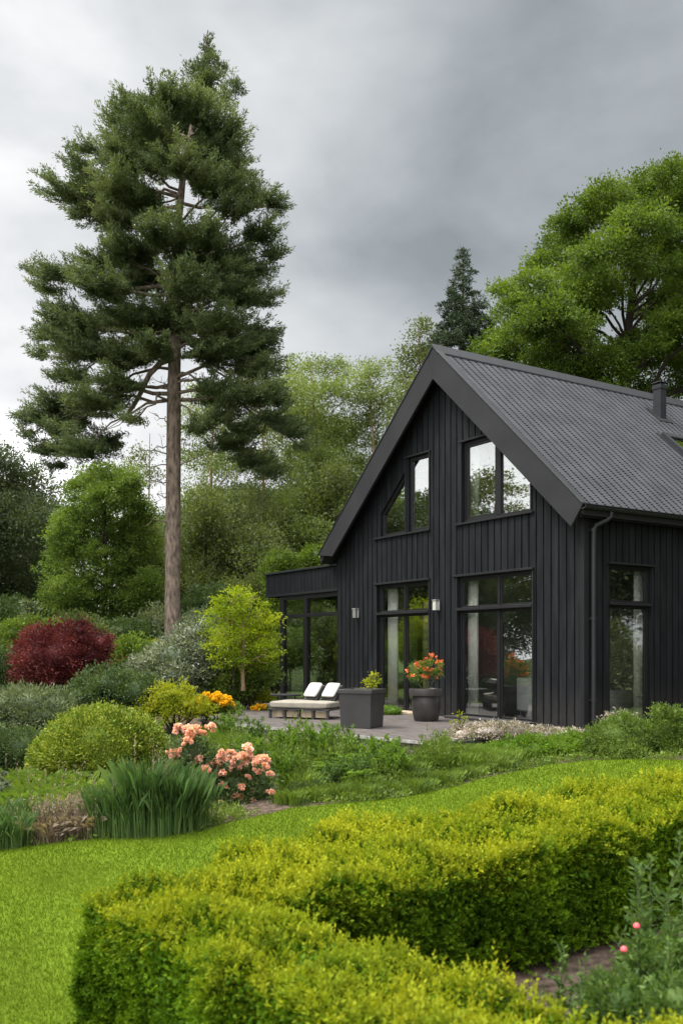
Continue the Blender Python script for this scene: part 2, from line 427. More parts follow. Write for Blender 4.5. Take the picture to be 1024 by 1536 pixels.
def shrub(name, label, cat, spots, Y, mat, size=.05, dens=55, cr=.10, nl=16, aspect=.5, group=None, tipf=None, depth=.9, stem=True, **kw):
    """spots: (px, py, rx, ry) in photograph pixels seen at distance Y"""
    lobes = []
    for i, (px, py, rx, ry) in enumerate(spots):
        y = Y + (0 if i == 0 else R.uniform(-.25, .25) * rx * Y / FP)
        c = at(px, py, y); lobes.append((*c, rx * y / FP, rx * y / FP * depth, ry * y / FP))
    return shrub_w(name, label, cat, lobes, mat, size, dens, cr, nl, aspect, group, tipf, stem, **kw)

def shrub_w(name, label, cat, lobes, mat, size=.05, dens=55, cr=.10, nl=16, aspect=.5, group=None, tipf=None, stem=True, ck=.62, **kw):
    dens *= 1.25
    c0 = np.mean([l[:3] for l in lobes], 0); g = float(ter(c0[0], c0[1]))
    base = np.array([c0[0], c0[1], g]); e = empty(name, base); tag(e, label, cat, group)
    V, C, O = foliage(lobes, dens, cr, nl, size, aspect, kw.pop('flat', .7), **kw)
    tip = None
    if tipf is not None:
        z = np.repeat(R.random(len(V) // 4) < tipf, 4).astype(float) * R.uniform(.4, 1, 1)
        tip = z
    ck = core(lobes, ck)
    bad = V[:, 2].reshape(-1, 4).min(1) < g - .25
    V = V[~np.repeat(bad, 4)]; tip = tip[~np.repeat(bad, 4)] if tip is not None else None
    link('foliage', mesh_np(name + ' leaves', V - base, 4, tip, extra=(ck[0] - base, ck[1])), mat, e)
    if stem:
        tb = Tubes()
        for l in lobes:
            for _ in range(3):
                tb.add(curve(base + np.append(R.normal(size=2) * .06, -.05), np.array(l[:3]) + R.normal(size=3) * .3 * np.array(l[3:6]), .03, 5, .02), np.linspace(.022, .008, 5), 5)
        link('stem', tb.mesh(name + ' stems', base), M['bark_dark'], e)
    return e

def blades(P, H, W, lean, dirs=None):
    """curved blades: one quad and one pointed tip each, laid out as two quads"""
    n = len(P)
    a = R.uniform(0, 2 * math.pi, n) if dirs is None else dirs
    D = np.stack([np.cos(a), np.sin(a), np.zeros(n)], 1); S = np.stack([-np.sin(a + R.normal(size=n)), np.cos(a), np.zeros(n)], 1); S = unit(S)
    H = np.broadcast_to(H, (n,))[:, None]; W = np.broadcast_to(W, (n,))[:, None]; ln = (np.broadcast_to(lean, (n,)) * R.uniform(.2, 1.2, n))[:, None]
    Z = np.array([[0, 0, 1.]])
    p0 = P; p1 = P + Z * H * .55 + D * H * ln * .3; p2 = P + Z * H * (.98 - ln * .25) + D * H * ln * .95
    q = P + Z * H * (.85 - ln * .1) + D * H * ln * .62
    V = np.empty((n, 8, 3))
    V[:, 0] = p0 - S * W * .5; V[:, 1] = p0 + S * W * .5; V[:, 2] = p1 + S * W * .45; V[:, 3] = p1 - S * W * .45
    V[:, 4] = p1 - S * W * .45; V[:, 5] = p1 + S * W * .45; V[:, 6] = q + S * W * .3; V[:, 7] = p2
    return V.reshape(-1, 3)

# ------------------------------------------------------------------ world and light
def build_world():
    w = bpy.data.worlds.new('World'); SC.world = w; w.use_nodes = True
    nt = w.node_tree; nt.nodes.clear(); out = nt.nodes.new('ShaderNodeOutputWorld')
    sky = nt.nodes.new('ShaderNodeTexSky'); sky.sky_type = 'NISHITA'; sky.sun_disc = False
    sky.sun_elevation = math.radians(52); sky.sun_rotation = math.radians(-115)
    b1 = nt.nodes.new('ShaderNodeBackground'); b1.inputs[1].default_value = .08; nt.links.new(sky.outputs[0], b1.inputs[0])
    tc = nt.nodes.new('ShaderNodeTexCoord'); sx = nt.nodes.new('ShaderNodeSeparateXYZ'); nt.links.new(tc.outputs['Generated'], sx.inputs[0])
    def mr(src, a, b, c, d, smooth=True):
        n = nt.nodes.new('ShaderNodeMapRange'); n.interpolation_type = 'SMOOTHSTEP' if smooth else 'LINEAR'
        for i, v in enumerate((a, b, c, d)): n.inputs[i + 1].default_value = v
        nt.links.new(src, n.inputs[0]); return n.outputs[0]
    def ma(op, a, b, clamp=False):
        n = nt.nodes.new('ShaderNodeMath'); n.operation = op; n.use_clamp = clamp
        for i, v in enumerate((a, b)):
            if isinstance(v, (int, float)): n.inputs[i].default_value = v
            else: nt.links.new(v, n.inputs[i])
        return n.outputs[0]
    mp = nt.nodes.new('ShaderNodeMapping'); mp.inputs['Scale'].default_value = (1.6, 1.6, 3.0); mp.inputs['Location'].default_value = (.35, .1, .2)
    mp.inputs['Rotation'].default_value = (0, math.radians(25), 0)
    nt.links.new(tc.outputs['Generated'], mp.inputs[0])
    nz = nt.nodes.new('ShaderNodeTexNoise'); nz.inputs['Scale'].default_value = 2.1; nz.inputs['Detail'].default_value = 6; nz.inputs['Roughness'].default_value = .5; nz.inputs['Distortion'].default_value = .15
    nt.links.new(mp.outputs[0], nz.inputs['Vector'])
    n01 = mr(nz.outputs[0], .3, .7, 0, 1, False)
    # dark cloud bank over the house, brighter gap to the left and low down
    base = mr(sx.outputs[0], -.36, .16, .74, .38)
    hi = mr(sx.outputs[2], .10, .45, 1.12, .92)
    right = mr(sx.outputs[0], .12, .40, 1.0, .82)
    val = ma('MULTIPLY', ma('MULTIPLY', base, hi), right)
    val = ma('MULTIPLY', val, mr(n01, 0, 1, .70, 1.36, False))
    low = ma('MULTIPLY', mr(sx.outputs[2], .19, .24, 1, 0), mr(sx.outputs[0], -.33, -.22, 1, 0))
    val = ma('ADD', val, ma('MULTIPLY', low, .42))
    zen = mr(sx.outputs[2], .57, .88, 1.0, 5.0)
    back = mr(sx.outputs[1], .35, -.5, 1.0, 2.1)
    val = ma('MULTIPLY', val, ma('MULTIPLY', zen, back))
    cr = ramp(nt, [(0, (.86, .97, 1.03)), (.35, (.92, .985, 1.03)), (.75, (1, 1, 1))]); nt.links.new(val, cr.inputs[0])
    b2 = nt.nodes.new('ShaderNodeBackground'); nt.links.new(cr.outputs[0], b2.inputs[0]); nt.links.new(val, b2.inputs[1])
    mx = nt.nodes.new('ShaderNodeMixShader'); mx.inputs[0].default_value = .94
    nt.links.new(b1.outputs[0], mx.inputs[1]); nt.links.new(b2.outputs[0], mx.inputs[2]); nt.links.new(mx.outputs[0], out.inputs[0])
    s = bpy.data.lights.new('sun', 'SUN'); s.energy = 2.6; s.angle = math.radians(14); s.color = (1, .96, .88)
    so = bpy.data.objects.new('sun', s); COL.objects.link(so)
    d = Vector((-.72, .10, 1.15)).normalized()          # towards the sun
    so.rotation_euler = d.to_track_quat('Z', 'Y').to_euler()
    sky.sun_elevation = math.asin(d.z); sky.sun_rotation = math.atan2(d.x, d.y)
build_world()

cam = bpy.data.cameras.new('camera'); co = bpy.data.objects.new('camera', cam); COL.objects.link(co); SC.camera = co
co.location = (0, 0, EZ); co.rotation_euler = (math.radians(90), 0, 0)
cam.sensor_fit = 'VERTICAL'; cam.sensor_height = 36; cam.lens = FP / 1536 * 36
cam.shift_y = (HY - 768) / 1536; cam.clip_end = 2000
cam.dof.use_dof = True; cam.dof.focus_distance = 17; cam.dof.aperture_fstop = 2.6

# ------------------------------------------------------------------ ground, lawn
def build_ground():
    a = np.concatenate([np.linspace(-300, -14, 18), np.arange(-13.6, 13.8, .3), np.linspace(14, 300, 18)])
    b = np.concatenate([np.linspace(-120, 0, 8), np.arange(.3, 26, .3), np.linspace(26.5, 500, 22)])
    X, Yy = np.meshgrid(a, b); Z = ter(X, Yy) + .012 * np.sin(X * 2.3) * np.cos(Yy * 1.9) * (np.abs(X) < 13)
    V = np.stack([X, Yy, Z], -1).reshape(-1, 3); nx = len(a)
    i = np.arange(len(b) - 1)[:, None] * nx; j = np.arange(nx - 1)[None]
    F = np.stack([i + j, i + j + 1, i + nx + j + 1, i + nx + j], -1).reshape(-1, 4)
    me = mesh_np('ground', np.zeros((0, 3)), 4, extra=(V, F), smooth=True)
    gm = M['soil'].copy(); gm.name = 'garden ground'; nt = gm.node_tree; b = [n for n in nt.nodes if n.type == 'BSDF_PRINCIPLED'][0]
    tc = nt.nodes.new('ShaderNodeTexCoord'); nz = nt.nodes.new('ShaderNodeTexNoise'); nz.inputs['Scale'].default_value = .35; nt.links.new(tc.outputs['Object'], nz.inputs['Vector'])
    ln = nt.nodes.new('ShaderNodeVectorMath'); ln.operation = 'DISTANCE'; ln.inputs[1].default_value = (0, 12, 0); nt.links.new(tc.outputs['Object'], ln.inputs[0])
    ad = nt.nodes.new('ShaderNodeMath'); ad.operation = 'MULTIPLY_ADD'; ad.inputs[1].default_value = 6; nt.links.new(nz.outputs[0], ad.inputs[0]); nt.links.new(ln.outputs['Value'], ad.inputs[2])
    m1 = nt.nodes.new('ShaderNodeMapRange'); m1.inputs[1].default_value = 12; m1.inputs[2].default_value = 15; nt.links.new(ad.outputs[0], m1.inputs[0])
    src = b.inputs['Base Color'].links[0].from_socket; nt.links.new(mix_rgb(nt, src, (.055, .085, .02), m1.outputs[0]), b.inputs['Base Color'])
    o = link('ground', me, gm); tag(o, kind='structure')

edge_px = [(-260, 1300), (-120, 1288), (0, 1277), (80, 1268), (150, 1262), (230, 1257), (300, 1250), (345, 1236), (400, 1224), (440, 1214), (500, 1208),
           (560, 1205), (620, 1196), (680, 1183), (720, 1171), (770, 1160), (820, 1150), (880, 1143), (960, 1141), (1060, 1143), (1300, 1150)]
LAWN = [tuple(gnd(*p)[:2]) for p in edge_px]
LAWN += [(7.0, 9.3), (4.6, 8.45), (2.85, 7.9), (1.4, 7.4), (-.06, 6.8), (-.95, 6.15), (-1.62, 5.5), (-1.60, 5.3), (-1.22, 4.85), (-.82, 4.35), (-.42, 3.9), (-.1, 3.45), (1.0, 2.2), (1.0, 1.0), (-9, 1.0), (-9, 6)]

def inside(P, poly):
    x, y = P[:, 0], P[:, 1]; c = np.zeros(len(P), bool); n = len(poly)
    for i in range(n):
        x1, y1 = poly[i]; x2, y2 = poly[(i + 1) % n]
        m = ((y1 > y) != (y2 > y)) & (x < (x2 - x1) * (y - y1) / (y2 - y1 + 1e-12) + x1)
        c ^= m
    return c

def build_lawn():
    poly = []
    n = len(LAWN)
    for i in range(n):
        a, b = np.array(LAWN[i]), np.array(LAWN[(i + 1) % n]); k = max(1, int(np.linalg.norm(b - a) / .3))
        for j in range(k): poly.append(tuple(a + (b - a) * j / k + R.normal(size=2) * .012))
    gx, gy = np.meshgrid(np.arange(-9, 12, .3), np.arange(1, 16, .3)); G = np.stack([gx.ravel(), gy.ravel()], 1)
    G = G[inside(G, poly)]
    vs = [Vector(p) for p in poly] + [Vector((float(p[0]), float(p[1]))) for p in G]
    m = len(poly)
    v, e, f, *_ = delaunay_2d_cdt(vs, [(i, (i + 1) % m) for i in range(m)], [list(range(m))], 1, 1e-5)
    V = [(p.x, p.y, float(ter(p.x, p.y)) + .022) for p in v]
    me = bpy.data.meshes.new('lawn'); me.from_pydata(V, [], [tuple(q) for q in f]); me.update()
    me.polygons.foreach_set('use_smooth', np.ones(len(me.polygons), bool))
    o = link('lawn', me, solid('lawn turf', (.085, .13, .007), .9, .15, .9, .5, 90, .1, col2=(.10, .155, .009))); tag(o, kind='structure')
    # mown blades, denser near the camera
    Ps = []; Ws = []
    for y0, y1, dn, w in ((3.2, 6, 9500, .0026), (6, 8.5, 6500, .0034), (8.5, 11, 4600, .0045), (11, 16.5, 3000, .006)):
        xa, xb = -.42 * y1 - .3, .42 * y1 + .3
        k = int((xb - xa) * (y1 - y0) * dn); p = np.stack([R.uniform(xa, xb, k), R.uniform(y0, y1, k)], 1)
        p = p[(np.abs(p[:, 0]) < .40 * p[:, 1] + .25)]; p = p[inside(p, poly)]
        Ps.append(p); Ws.append(np.full(len(p), w))
    P = np.vstack(Ps); W = np.concatenate(Ws); n = len(P)
    B = np.column_stack([P, ter(P[:, 0], P[:, 1]) + .015])
    h = R.uniform(.018, .042, n)
    a = R.uniform(0, 2 * math.pi, n); S = np.stack([np.cos(a), np.sin(a), 0 * a], 1) * W[:, None]
    T = B + np.stack([R.normal(size=n) * .35 * h, R.normal(size=n) * .35 * h, h], 1)
    V = np.stack([B - S, B + S, T], 1).reshape(-1, 3)
    tag(link('grass', mesh_np('grass', V, 3), LM['lawn']), 'short mown bright green grass of the lawn', 'grass', kind='stuff')
build_ground(); build_lawn()

# ------------------------------------------------------------------ terrace
def build_terrace():
    root = empty('terrace', house(0, 0, 0), YAW); tag(root, kind='structure')
    poly = [(-.03, -.35), (-3.55, -.2), (-4.5, 4.9), (-4.5, 5.9), (-2.7, 7.9), (-2.3, 11.6), (-.03, 11.6)]
    mb = MB()
    # boards run along the wall; each clipped to the outline by scanning
    def span(x):
        ys = []
        for i in range(len(poly)):
            (x1, y1), (x2, y2) = poly[i], poly[(i + 1) % len(poly)]
            if (x1 > x) != (x2 > x): ys.append(y1 + (y2 - y1) * (x - x1) / (x2 - x1))
        ys.sort(); return (ys[0], ys[-1]) if len(ys) >= 2 else None
    x = -4.5; w = .14
    while x < -.05:
        x1 = min(x + w - .014, -.04); s0, s1 = span(x + .004), span(x1 - .003)
        if s0 and s1:
            a0, a1 = max(s0[0], -.3), s0[1]; b0, b1 = max(s1[0], -.3), s1[1]
            mb.prism([(x, a0), (x1, b0), (x1, b1), (x, a1)], lambda p, s: (p[0], p[1], -.028 if s == 0 else 0.0))
        x += w
    mb.build('deck_surface', M['terrace'], root)
    inner = [(-.05, -.32), (-3.50, -.17), (-4.45, 4.9), (-4.45, 5.86), (-2.68, 7.8), (-2.28, 11.5), (-.05, 11.5)]
    MB().prism(inner[::-1], lambda p, s: (p[0], p[1], -.03 if s else -.5)).build('edge_wall', M['pebble'], root)
    MB().box(-3.56, -2.2, -.42, -.34, -.45, -.002).build('end_board', M['terrace_dark'], root)
    # pale stone lip along the front edge
    m2 = MB()
    for a, b in (((-3.55, -.2), (-4.5, 4.9)), ((-4.5, 4.9), (-4.5, 5.9))):
        a, b = np.array(a), np.array(b); d = (b - a) / np.linalg.norm(b - a); nn = np.array([-abs(d[1]), d[0] * np.sign(d[1])])
        q = [a + nn * .035, b + nn * .035, b + nn * .004, a + nn * .004]
        m2.prism([tuple(p) for p in q][::-1], lambda p, s: (p[0], p[1], -.004 if s else -.05))
    m2.build('edge_strip', solid('pale edge strip', (.30, .29, .27), .8, .3, 12, .3), root)
build_terrace()

# ------------------------------------------------------------------ house
RK, LK = (7.47 - 3.834) / 3.95, (7.47 - 3.65) / 4.4
def rz(a): return 3.834 + (a + .25) * RK if a < 3.7 else 7.47 - (a - 3.7) * LK
def wall_pieces(a0, a1, pitch, gap, top, z0, ops, brk=()):
    """board outlines: quads (a, z) around the openings"""
    out = []; a = a0; n = int(round((a1 - a0) / pitch)); pitch = (a1 - a0) / n
    for i in range(n):
        p, q = a0 + i * pitch + gap / 2, a0 + (i + 1) * pitch - gap / 2
        cuts = sorted({p, q, *[c for o in ops for c in o[:2] if p + .004 < c < q - .004], *[c for c in brk if p + .004 < c < q - .004]})
        for s, e in zip(cuts[:-1], cuts[1:]):
            mid = .5 * (s + e); segs = [((z0, z0), (top(s + 1e-4), top(e - 1e-4)))]
            for o in ops:
                if o[0] <= mid <= o[1]:
                    f = lambda x: o[3] + (o[4] - o[3]) * (x - o[0]) / (o[1] - o[0])
                    ns = []
                    for lo, hi in segs:
                        if lo[0] < o[2] - .01: ns.append((lo, (min(hi[0], o[2]), min(hi[1], o[2]))))
                        l2 = (max(lo[0], f(s)), max(lo[1], f(e)))
                        if hi[0] > l2[0] + .01 or hi[1] > l2[1] + .01: ns.append((l2, hi))
                    segs = [g for g in ns if g[1][0] > g[0][0] + .005 or g[1][1] > g[0][1] + .005]
            for lo, hi in segs: out.append([(s, lo[0]), (e, lo[1]), (e, hi[1]), (s, hi[0])])
    return out

def inset(poly, d):
    n = len(poly); out = []
    A = sum(poly[i][0] * poly[(i+1) % n][1] - poly[(i+1) % n][0] * poly[i][1] for i in range(n)); sg = 1 if A > 0 else -1
    for i in range(n):
        p0, p1, p2 = np.array(poly[i-1]), np.array(poly[i]), np.array(poly[(i+1) % n])
        e1 = unit(p1 - p0); e2 = unit(p2 - p1); n1 = sg * np.array([-e1[1], e1[0]]); n2 = sg * np.array([-e2[1], e2[0]])
        b = n1 + n2; out.append(tuple(p1 + b * d / (1 + n1 @ n2)))
    return out

def build_house():
    H = empty('house', house(0, 0, 0), YAW)
    tag(H, 'black board clad gabled house with a dark tiled roof', 'house')
    LEN = 12.0
    gops = [(1.2, 3.3, -.01, 2.82, 2.82), (4.22, 6.1, -.01, 2.82, 2.82), (1.25, 2.3, 3.9, 4.48, 5.46), (2.3, 3.17, 3.9, 5.50, 5.50),
            (4.22, 4.95, 3.9, 5.5, 5.5), (5.08, 5.98, 3.9, 5.22, 4.42)]
    gops[2] = (1.25, 2.3, 3.9, 4.52, 5.50)
    gtop = lambda a: rz(a) - .17
    gab = lambda d0, d1: (lambda p, s: (d0 if s == 0 else d1, p[0], p[1]))
    sid = lambda d0, d1: (lambda p, s: (p[0], d0 if s == 0 else d1, p[1]))
    # gable wall towards the lawn
    m = MB()
    for q in wall_pieces(0, 7.78, 7.78, 0, gtop, -.3, gops, brk=(3.7,)): m.prism(q[::-1], gab(.16, 0))
    for q in wall_pieces(.0, 7.78, .185, .032, gtop, -.3, gops, brk=(3.7,)): m.prism(q[::-1], gab(-.001, -.026))
    m.build('gable_wall', M['charcoal'], H)
    # side wall
    sops = [(.62, 1.72, -.01, 2.86, 2.86)]
    m = MB(); stop = lambda a: 3.78
    for q in wall_pieces(.161, LEN, LEN - .161, 0, stop, -.3, sops): m.prism(q, sid(.16, 0))
    for q in wall_pieces(.10, LEN, .17, .030, stop, -.3, sops): m.prism(q, sid(-.001, -.026))
    m.build('side_wall', M['charcoal'], H)
    MB().box(-.034, .095, -.034, -.002, -.3, 3.66).box(-.034, -.002, -.002, .05, -.3, 3.9).build('corner_board', M['charcoal_trim'], H, .004)
    # far walls
    m = MB()
    for q in wall_pieces(0, 7.78, 7.78, 0, gtop, -.3, [], brk=(3.7,)): m.prism(q, gab(LEN, LEN + .1))
    m.build('rear_gable_wall', M['charcoal'], H)
    m = MB()
    for q in wall_pieces(.161, LEN, .185, .0, lambda a: 3.6, -.3, [(.6, 3.2, 0, 2.6, 2.6)]): m.prism(q[::-1], sid(7.62, 7.78))
    m.build('far_side_wall', M['charcoal'], H)
    # inside
    MB().box(.17, 3.6, .17, 7.61, -.03, .0).build('room_floor', M['intfloor'], H)
    MB().box(.17, LEN, .17, 7.61, 2.95, 3.12).build('upper_floor', M['plaster'], H)
    m = MB().box(3.6, 3.7, .17, 7.61, -.03, 2.94)
    for q in wall_pieces(.17, 7.6, 7.43, 0, lambda a: rz(a) - .2, 3.13, [], brk=(3.7,)): m.prism(q, gab(3.6, 3.7))
    m.box(.2, 3.59, 3.65, 3.75, 0.001, 2.94)
    m.build('partition', M['plaster'], H)
    # roof slabs
    slab = MB()
    slab.prism([(-.26, rz(-.26) - .02), (3.7, 7.45), (3.7, 7.25), (-.26, rz(-.26) - .2)][::-1], gab(LEN + .3, -.30))
    slab.prism([(3.701, 7.45), (8.1, 3.63), (8.1, 3.45), (3.701, 7.25)][::-1], gab(LEN + .3, -.30))
    roof = slab.build('roof', M['tile_under'], H)
    # tiles on the slope that can be seen: every tile narrows below so dark notches open between them
    V = []; F = []
    pit, rows = .20, 77; SL = math.hypot(3.95, 3.95 * RK); cs, sn = 3.95 / SL, 3.95 * RK / SL
    u = -.20; b = 0
    hole = (4.60, 5.76, 1.02, 2.16)
    while u < LEN + .2:
        for r in range(rows):
            s0 = -.03 + r * (SL - .05) / rows; s1 = s0 + (SL - .05) / rows
            am = -.25 + (s0 + s1) / 2 * cs
            if hole[0] < u + .07 < hole[1] and hole[2] < am < hole[3]: continue
            j = random.uniform(-.001, .001); h0 = .0108 + random.uniform(-.0004, .0004); h1 = .010
            g = .060 + random.uniform(-.005, .005); wv = pit - .002; sm = s0 + (s1 - s0) * .62
            pts = [(u + g, s0 + j, h0), (u + wv - .002, s0 + j, h0), (u + wv, sm, h0 * .75), (u + wv, s1, h1), (u, s1, h1), (u, sm + .004, h0 * .75), (u + g, sm, h0 * .8)]
            top = [(x, -.25 + s * cs - h * sn, 3.834 + s * sn + h * cs) for x, s, h in pts]
            bot = [(x, -.25 + s * cs - .001 * -sn, 3.834 + s * sn - .012) for x, s, h in pts[:2]]
            V += top + bot
            F += [tuple(b + i for i in range(7)), (b, b + 7, b + 8, b + 1)]; b += 9
        u += pit
    me = bpy.data.meshes.new('tiles'); me.from_pydata([tuple(map(float, v)) for v in V], [], F); me.update()
    link('tile_covering', me, M['tile'], roof)
    m = MB()
    for i in range(60):
        s0 = i / 60 * 4.4; a0, a1 = 3.72 + s0, 3.72 + s0 + 4.4 / 60
        m.prism([(a0, 7.47 - (a0 - 3.7) * LK), (a1, 7.47 - (a1 - 3.7) * LK + .012), (a1, 7.44 - (a1 - 3.7) * LK), (a0, 7.44 - (a0 - 3.7) * LK)][::-1], gab(LEN + .3, -.29))
    m.build('tile_covering', M['tile'], roof)
    # barge boards, verge caps, ridge
    m = MB(); m.prism([(-.29, rz(-.29) + .0), (3.699, 7.49), (3.699, 6.86), (-.03, 3.45)][::-1], gab(-.30, -.35)); m.build('barge_board', M['barge'], H)
    m = MB(); m.prism([(3.701, 7.49), (8.13, 3.655), (7.50, 3.58), (3.701, 6.86)][::-1], gab(-.30, -.35)); m.build('barge_board', M['barge'], H)
    m = MB(); m.prism([(-.30, rz(-.30) + .035), (3.699, 7.53), (3.699, 7.492), (-.30, rz(-.30) + .002)][::-1], gab(-.215, -.365)); m.build('verge_cap', M['metal_dark'], H, .004)
    m = MB(); m.prism([(3.701, 7.53), (8.14, 3.68), (8.14, 3.645), (3.701, 7.492)][::-1], gab(-.215, -.365)); m.build('verge_cap', M['metal_dark'], H, .004)
    m = MB(); m.prism([(3.52, 7.47 - .18 * RK + .05), (3.7, 7.57), (3.88, 7.47 - .18 * LK + .05), (3.88, 7.47 - .18 * LK), (3.7, 7.50), (3.52, 7.47 - .18 * RK + .012)], gab(-.37, LEN + .3)); m.build('ridge_cap', M['metal_dark'], H, .004)
    # eaves: soffit board, gutter and down pipe
    MB().box(-.28, LEN, -.20, -.17, 3.60, 3.74).build('fascia', M['charcoal_trim'], H)
    prof = [(-.075, 0), (-.07, -.04), (-.045, -.068), (0, -.078), (.045, -.068), (.07, -.04), (.075, 0), (.066, 0), (.06, -.035), (0, -.066), (-.06, -.035), (-.066, 0)]
    g = MB(); n = len(prof); V = [(x, -.285 + p[0], 3.795 + p[1]) for x in (-.34, LEN + .3) for p in prof]
    g.add(V, [tuple(range(n)), tuple(range(2 * n - 1, n - 1, -1))] + [(i, n + i, n + (i + 1) % n, (i + 1) % n) for i in range(n)])
    g.tube([(-.33, -.362, 3.795), (LEN, -.362, 3.795)], .011, 8)
    gut = g.build('gutter', M['metal_dark'], H)
    m = MB(); m.tube([(.36, -.285, 3.72), (.36, -.285, 3.64), (.30, -.24, 3.58), (.16, -.13, 3.50), (.13, -.105, 3.42), (.13, -.10, 3.0), (.13, -.10, -.15)], .042, 12)
    for z in (3.42, 1.9, .5): m.tube([(.13, -.10, z - .03), (.13, -.10, z + .03)], .05, 12); m.box(.08, .18, -.075, -.028, z - .015, z + .015)
    m.build('down_pipe', M['metal_dark'], H, smooth=True)
    # square flue
    zb = rz(2.9) - .1
    f = MB().box(5.56, 5.77, 2.80, 3.01, zb, 7.36).build('flue', M['metal_dark'], H, .006)
    MB().box(5.545, 5.785, 2.785, 3.025, 7.362, 7.46).box(5.53, 5.80, 2.77, 3.04, 7.50, 7.52).box(5.57, 5.59, 2.81, 2.83, 7.46, 7.50).box(5.74, 5.76, 2.98, 3.0, 7.46, 7.50).build('flue_cap', M['metal_dark'], f, .004)
    MB().prism([(2.70, rz(2.70) + .02), (3.11, rz(3.11) + .02), (3.11, rz(3.11) + .035), (2.70, rz(2.70) + .035)], gab(5.44, 5.89)).build('flashing', M['barge'], f)
    # roof window
    def rp(u, s, h):
        return (u, s - h * .68, rz(s) + h * .73)
    def rbox(mb, u0, u1, s0, s1, h0, h1):
        V = [rp(x, s, h) for h in (h0, h1) for x, s in ((u0, s0), (u1, s0), (u1, s1), (u0, s1))]
        mb.add(V, [(0,3,2,1),(4,5,6,7),(0,1,5,4),(1,2,6,5),(2,3,7,6),(3,0,4,7)])
    m = MB(); rbox(m, 4.66, 4.76, 1.07, 2.11, -.02, .11); rbox(m, 5.62, 5.72, 1.07, 2.11, -.02, .11); rbox(m, 4.76, 5.62, 1.07, 1.17, -.02, .10); rbox(m, 4.76, 5.62, 2.0, 2.11, -.02, .12)
    rbox(m, 4.60, 4.655, 1.0, 2.18, .0, .035); rbox(m, 4.655, 5.725, 2.12, 2.20, .0, .035)
    sk = m.build('roof_window', M['metal_dark'], H)
    m = MB(); rbox(m, 4.765, 5.615, 1.175, 1.995, .07, .08); m.build('pane', M['glass_roof'], sk)
    # windows and doors
    def window(name, poly, wall, bars=(), fw=.055, mat='glass', z_in=(-.0, .09), label=None, glaz=None):
        fn = gab if wall == 'g' else sid
        rv = wall == 'g'
        o = (lambda q: q[::-1]) if rv else (lambda q: q)
        m = MB(); inn = inset(poly, fw)
        m.ring(poly, inn, fn(.12, .03))
        for q in bars: m.prism(q, fn(.115, .025))
        w = m.build(name, M['frame'], H, .004)
        if label: w['label'] = label
        g = MB(); g.prism(inn, fn(.075, .068)); g.build('pane', M[mat], w)
        return w
    def rect(a, b, c, d): return [(a, c), (b, c), (b, d), (a, d)]
    # patio doors: fixed top light, transom, post, opening leaves
    def doors(a0, a1, ms, head, wall, tz=2.17):
        W = window('glazed_door', rect(a0, a1, 0.0, head), wall,
               [rect(a0 + .05, a1 - .05, tz - .045, tz + .045)] + [rect(m_ - .035, m_ + .035, .05, tz - .046) for m_ in ms] + [rect(m_ - .035, m_ + .035, tz + .046, head - .05) for m_ in ms])
        fn = gab if wall == 'g' else sid
        cells = [a0 + .055] + [x for m_ in ms for x in (m_ - .035, m_ + .035)] + [a1 - .055]
        for i in range(0, len(cells), 2):
            m = MB(); m.ring(rect(cells[i] + .002, cells[i+1] - .002, .057, tz - .048), inset(rect(cells[i] + .002, cells[i+1] - .002, .057, tz - .048), .03), fn(.105, .045)); m.build('door_leaf', M['frame'], W, .003)
            m = MB(); m.ring(rect(cells[i] + .002, cells[i+1] - .002, tz + .048, head - .057), inset(rect(cells[i] + .002, cells[i+1] - .002, tz + .048, head - .057), .022), fn(.105, .045)); m.build('sash', M['frame'], W, .003)
        return W
    d2 = doors(1.2, 3.3, [2.16], 2.82, 'g'); d2['label'] = 'glazed double door nearest the house corner'
    d1 = doors(4.22, 6.1, [5.14], 2.82, 'g'); d1['label'] = 'glazed double door behind the round pot'
    doors(.62, 1.72, [], 2.86, 'h')
    w1p = [(1.25, 3.9), (3.17, 3.9), (3.17, 5.5), (2.3, 5.5), (1.25, 4.52)]
    w1 = window('window', w1p, 'g', [rect(2.11, 2.23, 3.95, 5.30)], mat='glass_up')
    window('window', rect(4.22, 4.95, 3.9, 5.5), 'g', fw=.07, mat='glass_up')
    window('window', [(5.08, 3.9), (5.98, 3.9), (5.98, 4.42), (5.08, 5.22)], 'g', fw=.06, mat='glass_up')
    for W, a, b in ((w1, 2.23, 3.11),):
        m = MB(); m.ring(rect(a + .002, b - .002, 3.957, 5.442), inset(rect(a + .002, b - .002, 3.957, 5.442), .05), gab(.105, .045)); m.build('sash', M['frame'], W, .003)
    # sills and head flashings stand proud of the boards
    for a, b, z, th in ((1.16, 3.36, 3.86, .045), (4.18, 6.22, 3.86, .045), (1.16, 3.42, 2.83, .05), (4.18, 6.2, 2.83, .05)):
        MB().box(-.075, .03, a, b, z - .005, z + th - .012).build('sill' if z > 3 else 'head_trim', M['charcoal_trim'], H, .004)
    for a, b in ((2.28, 3.26), (4.16, 5.06)): MB().box(-.06, .02, a, b, 5.502, 5.54).build('head_trim', M['charcoal_trim'], H, .003)
    for a, b in ((1.2, 3.3), (4.22, 6.1)): MB().box(-.07, .02, a, b, 2.145, 2.20).build('transom_cover', M['charcoal_trim'], H, .003)
    MB().box(.56, 1.79, -.07, .02, 2.865, 2.90).build('head_trim', M['charcoal_trim'], H, .003)
    MB().box(.62, 1.72, -.05, .02, 2.15, 2.20).build('transom_cover', M['charcoal_trim'], H, .003)
    for a in (1.165, 3.305, 4.185, 6.105): MB().box(-.05, -.0265, a, a + .035, -.1, 2.82).build('jamb_trim', M['charcoal_trim'], H)
